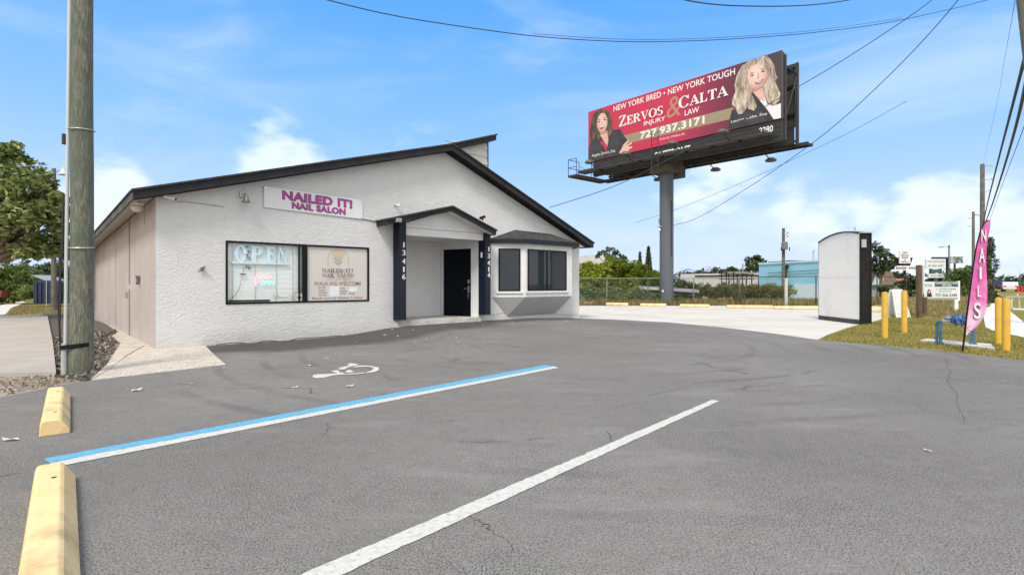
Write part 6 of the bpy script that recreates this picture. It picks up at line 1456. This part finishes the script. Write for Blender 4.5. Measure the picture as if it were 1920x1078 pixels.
cypress(1216,48,463,510,19,'taller dark conical cypress behind the bushes, just left of the billboard post')
cypress(1200,60,473,510,12,'smaller paler conical cypress left of the taller one')
def palm(px,d_,ytop,label,r_=1.3,n=16,group=None,tr=.12):
    p=gp3(px,d_); h=H+(HY-ytop)/FP*d_-.4*r_; e=empty('palm_tree',p,0,label,'palm tree',group)
    o=MB(); o.tube([(0,0,-.1),(.05,0,h*.5),(0,0,h)],[tr*1.1,tr,tr*.8],8); o.build('trunk',BARK,e)
    o=MB(); rr=random.Random(int(px))
    for i in range(n):
        a_=6.283*i/n+rr.uniform(-.2,.2); el=rr.uniform(-.3,1.1); L=r_*rr.uniform(.8,1.1); prev=None
        for k in range(8):
            t=(k+.5)/8; x=L*t*math.cos(el*(1-t*.4)); z=L*t*math.sin(el)-.55*L*t*t
            for s_ in (-1,1):
                for g_ in (0,.06):
                    tt=t+g_; c=Vector((math.cos(a_)*x,math.sin(a_)*x,h+z)); sd_=Vector((-math.sin(a_)*s_,math.cos(a_)*s_,-.25)); ll=L*.30*(1-.5*t)
                    fw_=Vector((math.cos(a_),math.sin(a_),0)); tip=c+sd_*ll+fw_*ll*.6; o.add([c,c+fw_*.05*L,tip],[(0,1,2)])
    o.build('crown',LF_PALM,e); return e
for px,d_,yt in ((1282,75,498),(1300,78,502),(1318,80,500),(1337,84,497),(1352,76,502)):
    palm(px,d_,yt,'small distant palm in the row above the white warehouse roof',1.9,14,'distant palms above the warehouse')
for px,d_,w_,yt in ((1290,90,40,505),(1312,95,44,506),(1345,92,50,500),(1372,88,44,498),(1330,98,44,505),(1395,94,40,503)):
    bush('dark distant tree crown along the skyline above the white warehouse',px,d_,w_,yt,LF_DK,45,.6,'far_tree','tree',4,group='distant trees above the warehouse')
tree('round_tree','leafy tree rising just left of the blue building roof',gp3(1415,62),[(((px-CX)*.062,62+rnd.uniform(-.5,.5),H+(HY-py)*.062),r_) for px,py,r_ in ((1408,492,1.0),(1420,486,.9),(1430,490,.8),(1415,500,1.2),(1428,502,1.0),(1405,503,.9))],110,.42,LF_DK,.14)
tree('oak_tree','dark spreading tree right behind the white sign cabinet',gp3(1652,46),[(((px-CX)*.046,46+rnd.uniform(-.8,.8),H+(HY-py)*.046),r_) for px,py,r_ in ((1640,468,1.0),(1655,470,.9),(1648,488,1.0),(1664,483,.7),(1672,492,.6),(1630,490,1.2),(1660,500,.7),(1612,485,1.2),(1640,505,.8))],130,.28,LF_DK,.16)
for px,d_,w_,yt,t in ((1662,40,40,530,'left of the sandwich board, behind the dark fence'),(1705,44,50,514,'behind the tall brown post and the bar sign'),(1688,60,60,505,'under the bar sign')):
    bush('dark scrubby shrub '+t,px,d_,w_,yt,LF_DK,130,.25,n=5)
palm(1768,56,520,'short palm with hanging fronds behind the land for sale board',1.7,22)
palm(1806,50,500,'bushy palm left of the pink feather flag',1.9,26)
tree('round_tree','rounded dark green tree between the for sale board and the pink flag',gp3(1803,48),[(((px-CX)*.048,48+rnd.uniform(-.5,.5),H+(HY-py)*.048),r_) for px,py,r_ in ((1795,512,1.0),(1808,510,1.0),(1815,525,1.1),(1798,530,1.1),(1785,528,.8),(1812,545,1.0))],170,.26,LF_BUSH2,.12)
# pole wrapped in vines behind the flag
vp=gp3(1853,30); e=empty('vine_tree',vp,0,'slender trunk thickly wrapped in dark vines behind the pink feather flag','tree')
o=MB(); zt=H+(HY-445)/FP*30; o.tube([(0,0,-.1),(.02,0,zt*.5),(0,0,zt)],[.17,.14,.1],10); o.build('trunk',BARK,e,smooth='auto')
n=2600; t=npr.random(n); a_=npr.random(n)*6.283; rad=(.12+.16*np.abs(np.sin(t*9))+.25*np.exp(-((t-.62)/.12)**2)*(np.cos(a_)>.2))*(.5+.6*npr.random(n))
v,f=leaf_cloud(np.stack([rad*np.cos(a_),rad*np.sin(a_),zt*t],1),.13,.3,.5); np_mesh('vine_foliage',v,f,LF_DK,e)
bush('dark shrub right of the vine wrapped trunk',1863,31,12,540,LF_DK,300,.12,n=3)
# ---------------------------------------------------------------- grass, weeds, mulch (uncountable)
def inpoly(P,x,y):
    r=np.zeros(len(x),bool); n=len(P)
    for i in range(n):
        x0,y0=P[i][0],P[i][1]; x1,y1=P[i-1][0],P[i-1][1]
        c=((y0>y)!=(y1>y))&(x<(x1-x0)*(y-y0)/(y1-y0+1e-12)+x0); r^=c
    return r
def blades(name,label,P,n,h,wd,m,excl=(),z=0,lean=.6):
    xs=[p[0] for p in P]; ys=[p[1] for p in P]
    x=npr.uniform(min(xs),max(xs),n); y=npr.uniform(min(ys),max(ys),n); k=inpoly(P,x,y)
    for E_ in excl: k&=~inpoly(E_,x,y)
    x,y=x[k],y[k]; n=len(x); a_=npr.random(n)*6.283; hh=h*(.5+npr.random(n)); ln=lean*hh*npr.random(n)
    dx,dy=np.cos(a_),np.sin(a_); ww=wd*(.6+.8*npr.random(n))
    A=np.stack([x-dy*ww,y+dx*ww,np.full(n,z)],1); B=np.stack([x+dy*ww,y-dx*ww,np.full(n,z)],1); T=np.stack([x+dx*ln,y+dy*ln,z+hh],1)
    v=np.stack([A,B,T],1).reshape(-1,3); f=np.arange(3*n).reshape(-1,3)
    return tag(np_mesh(name,v,f,m),label,'grass',kind='stuff')
fpath=[GP(1842,579),GP(1845,600),GP(1848,614),GP(1866,622),GP(1920,633),GP(1990,648),GP(1990,636),GP(1920,605),GP(1894,584),GP(1880,577),GP(1860,562),GP(1857,572)]
near=[GP(1533,637)]+edge_verge+[Vector((13,8,0)),GP(1990,620),GP(1900,600),GP(1840,598),GP(1668,596),GP(1640,603),GP(1600,612),GP(1575,620)]
blades('verge_grass','short patchy green and tan grass on the verge around the bollards',near,75000,.032,.006,LF_GRASS,(fpath,padp),-.004)
mid=[GP(1668,596),GP(1840,598),GP(1842,580),GP(1850,566),gp3(1830,46),gp3(1640,46),GP(1655,578)]
blades('verge_grass','taller dry grass around the land for sale board',mid,60000,.13,.012,LF_DRY,(fpath,),-.004)
fw=[gp3(1080,28.2),gp3(1480,28.2),gp3(1700,29),gp3(1690,33),gp3(1480,31.5),gp3(1080,31.5)]
blades('roadside_weeds','dry tan weeds and grass along the foot of the chain link fence',fw,30000,.30,.014,LF_DRY,(),-.05,.5)
lw=[G0(15,591,-.02),G0(62,588,-.02),gp3(130,21),gp3(140,27.5),gp3(40,29),gp3(20,25)]
blades('yard_grass','dry yellow grass beyond the left sidewalk',lw,22000,.06,.010,LF_DRY,(),-.04)
CHIP=leaf_mat('mulch_chip',(.05,.038,.03),(.16,.13,.10),(.40,.36,.31),0)
x=npr.uniform(-9.5,-4.5,14000); y=npr.uniform(6,19,14000); k=inpoly(bed,x,y); x,y=x[k],y[k]
cstrip=[G0(170,713),G0(201,684),G0(226,645),G0(210,631),G0(222,623),G0(180,593.5),uvp(.05,3),uvp(.05,.02),G0(423,684)]
k=~inpoly(cstrip,x,y); k&=~inpoly([(p.x,p.y) for p in walk],x,y); x,y=x[k],y[k]
v,f=leaf_cloud(np.stack([x,y,np.full(len(x),.012)+.02*npr.random(len(x))],1),.075,.8,.4); tag(np_mesh('mulch',v,f,CHIP),'brown and pale bark mulch filling the bed behind the utility pole','mulch',kind='stuff')
ds=[GP(0,744),GP(110,722),GP(165,712),GP(150,700),GP(0,703)]
x=npr.uniform(-6.6,-4.6,2500); y=npr.uniform(4.9,7,2500); k=inpoly(ds,x,y); x,y=x[k],y[k]
v,f=leaf_cloud(np.stack([x,y,np.full(len(x),.0)+.012*npr.random(len(x))],1),.05,.85,.3); tag(np_mesh('twig_litter',v,f,CHIP),'small twigs and leaf bits strewn over the sandy strip beside the sidewalk','litter',kind='stuff')
# ---------------------------------------------------------------- far right: cars, chevron sign, sailboat masts, skyline
def car(px,d_,label,m,L=4.6,rz=0,hgt=1.6):
    p=gp3(px,d_); e=empty('parked_car',p,rz,label,'car')
    o=MB(); pf=[(-L/2,.35),(-L/2,.95),(-L*.42,1.0),(-L*.30,hgt),(L*.16,hgt),(L*.28,1.02),(L*.48,.9),(L/2,.7),(L/2,.35)]
    o.prism([(x,-.85,z) for x,z in pf],(0,1.7,0)); b=o.build('body',m,e,bevel=.06)
    o=MB(); g=[(-L*.38,1.03),(-L*.285,hgt-.1),(L*.14,hgt-.1),(L*.24,1.03)]
    o.prism([(x,-.862,z) for x,z in g],(0,.01,0)); o.prism([(x,.852,z) for x,z in g],(0,.01,0)); o.build('side_window',DGL,e)
    for x in (-L*.31,L*.31):
        for y in (-.8,.8):
            o=MB(); vs=[]; o.tube([(x,y-.1,.33),(x,y+.1,.33)],.33,16); wl=o.build('wheel',BLACK,e); o=MB(); o.tube([(x,y-.105,.33),(x,y+.105,.33)],.18,12); o.build('rim',STEEL,wl)
    for y in (-.6,.6):
        o=MB(); o.box((L/2-.03,y-.18,.68),(L/2+.02,y+.18,.82)); o.build('headlight',PLASW,e)
        o=MB(); o.box((-L/2-.02,y-.15,.72),(-L/2+.03,y+.15,.9)); o.build('tail_light',mat('tail_red',(.35,.02,.02),.3),e)
    return e
car(1869,85,'dark navy car on the far road, left of the white one',mat('car_navy',(.012,.016,.04),.25),4.8,R(40),1.75)
car(1893,80,'white car on the far road just above the right hand bollards',mat('car_white',(.62,.63,.64),.25),4.6,R(50),1.45)
car(1884,120,'dark car farther down the road above the white one',mat('car_black',(.02,.02,.022),.25),4.8,R(42),1.6)
p=gp3(1914,48); e=empty('chevron_sign',p,0,'red road barrier sign with black chevron arrows at the right edge','road sign')
o=MB(); z0,z1=H+(HY-548)/FP*48,H+(HY-536)/FP*48; o.box((-.35,-.03,z0),(.6,.03,z1)); o.build('sign_panel',mat('sign_red',(.5,.05,.045),.5),e)
o=MB(Matrix(((1,0,0,-.2),(0,0,-1,-.031),(0,1,0,z0),(0,0,0,1)))); h_=z1-z0
for x in (0,.32): o.flat([(x,h_*.12),(x+.12,h_*.12),(x+.26,h_*.5),(x+.12,h_*.88),(x,h_*.88),(x+.14,h_*.5)],.002)
o.build('chevron',BLACK,e)
for x in (-.25,.5):
    o=MB(); o.box((x-.03,.031,-.1),(x+.03,.07,z1)); o.build('leg',PLASW,e)
rkp=gp3(1905,24.5); e=empty('bike_rack',rkp,0,'pale bent tube stand in the grass right of the bollards','rack')
o=MB(); o.tube([(-.2,0,-.1),(-.2,0,.35),(-.15,0,.5),(.1,0,.5),(.15,0,.3),(.15,0,-.1)],.03,8); o.build('bent_tube',mat('rack_pale',(.5,.5,.42),.4),e,smooth='auto'); o=MB(); o.box((-.5,-.05,.5),(.45,.05,.56)); o.build('cross_bar',STEEL,e)
for i,(px,d_,w_,yt) in enumerate(((1872,170,40,527),(1895,200,50,526),(1920,190,60,527),(1955,180,80,524),(2010,170,90,520),(2080,160,90,520))):
    bush('hazy low tree on the far skyline beyond the road',px,d_,w_,yt,LF_DK,14,1.0,'far_tree','tree',5,group='far trees beyond the road')
for px,d_,yt in ((1874,150,518),(1883,150,517),(1893,150,516),(1912,150,507)):
    p=gp3(px,d_); e=empty('light_mast',p,0,'faint thin mast on the far skyline at the right','mast','faint masts on the right skyline'); o=MB(); h_=H+(HY-yt)/FP*d_; o.tube([(0,0,0),(0,0,h_)],[.09,.04],6); o.build('mast_pole',STEEL,e); o=MB(); o.box((-.3,-.1,h_),(.3,.1,h_+.1)); o.build('mast_head',STEEL,e)
# skyline woods all round so the horizon never ends on bare turf
for nm,lb,rng in (('far_woods','far dark woods along the horizon',[(math.sin(a_)*r_,math.cos(a_)*r_) for a_,r_ in [(R(-62)+R(124)*i/170,150+60*rnd.random()) for i in range(171)]]),):
    P=[]
    for x,y in rng:
        h_=2.2+2.6*rnd.random(); P.append(blobpts(70,(x,y,h_*.55),(3.4,2.5,h_*.6),.4))
    P=np.concatenate(P); v,f=leaf_cloud(P,1.3,.4,.6); tag(np_mesh(nm,v,f,LF_DK),lb,'woods',kind='stuff')
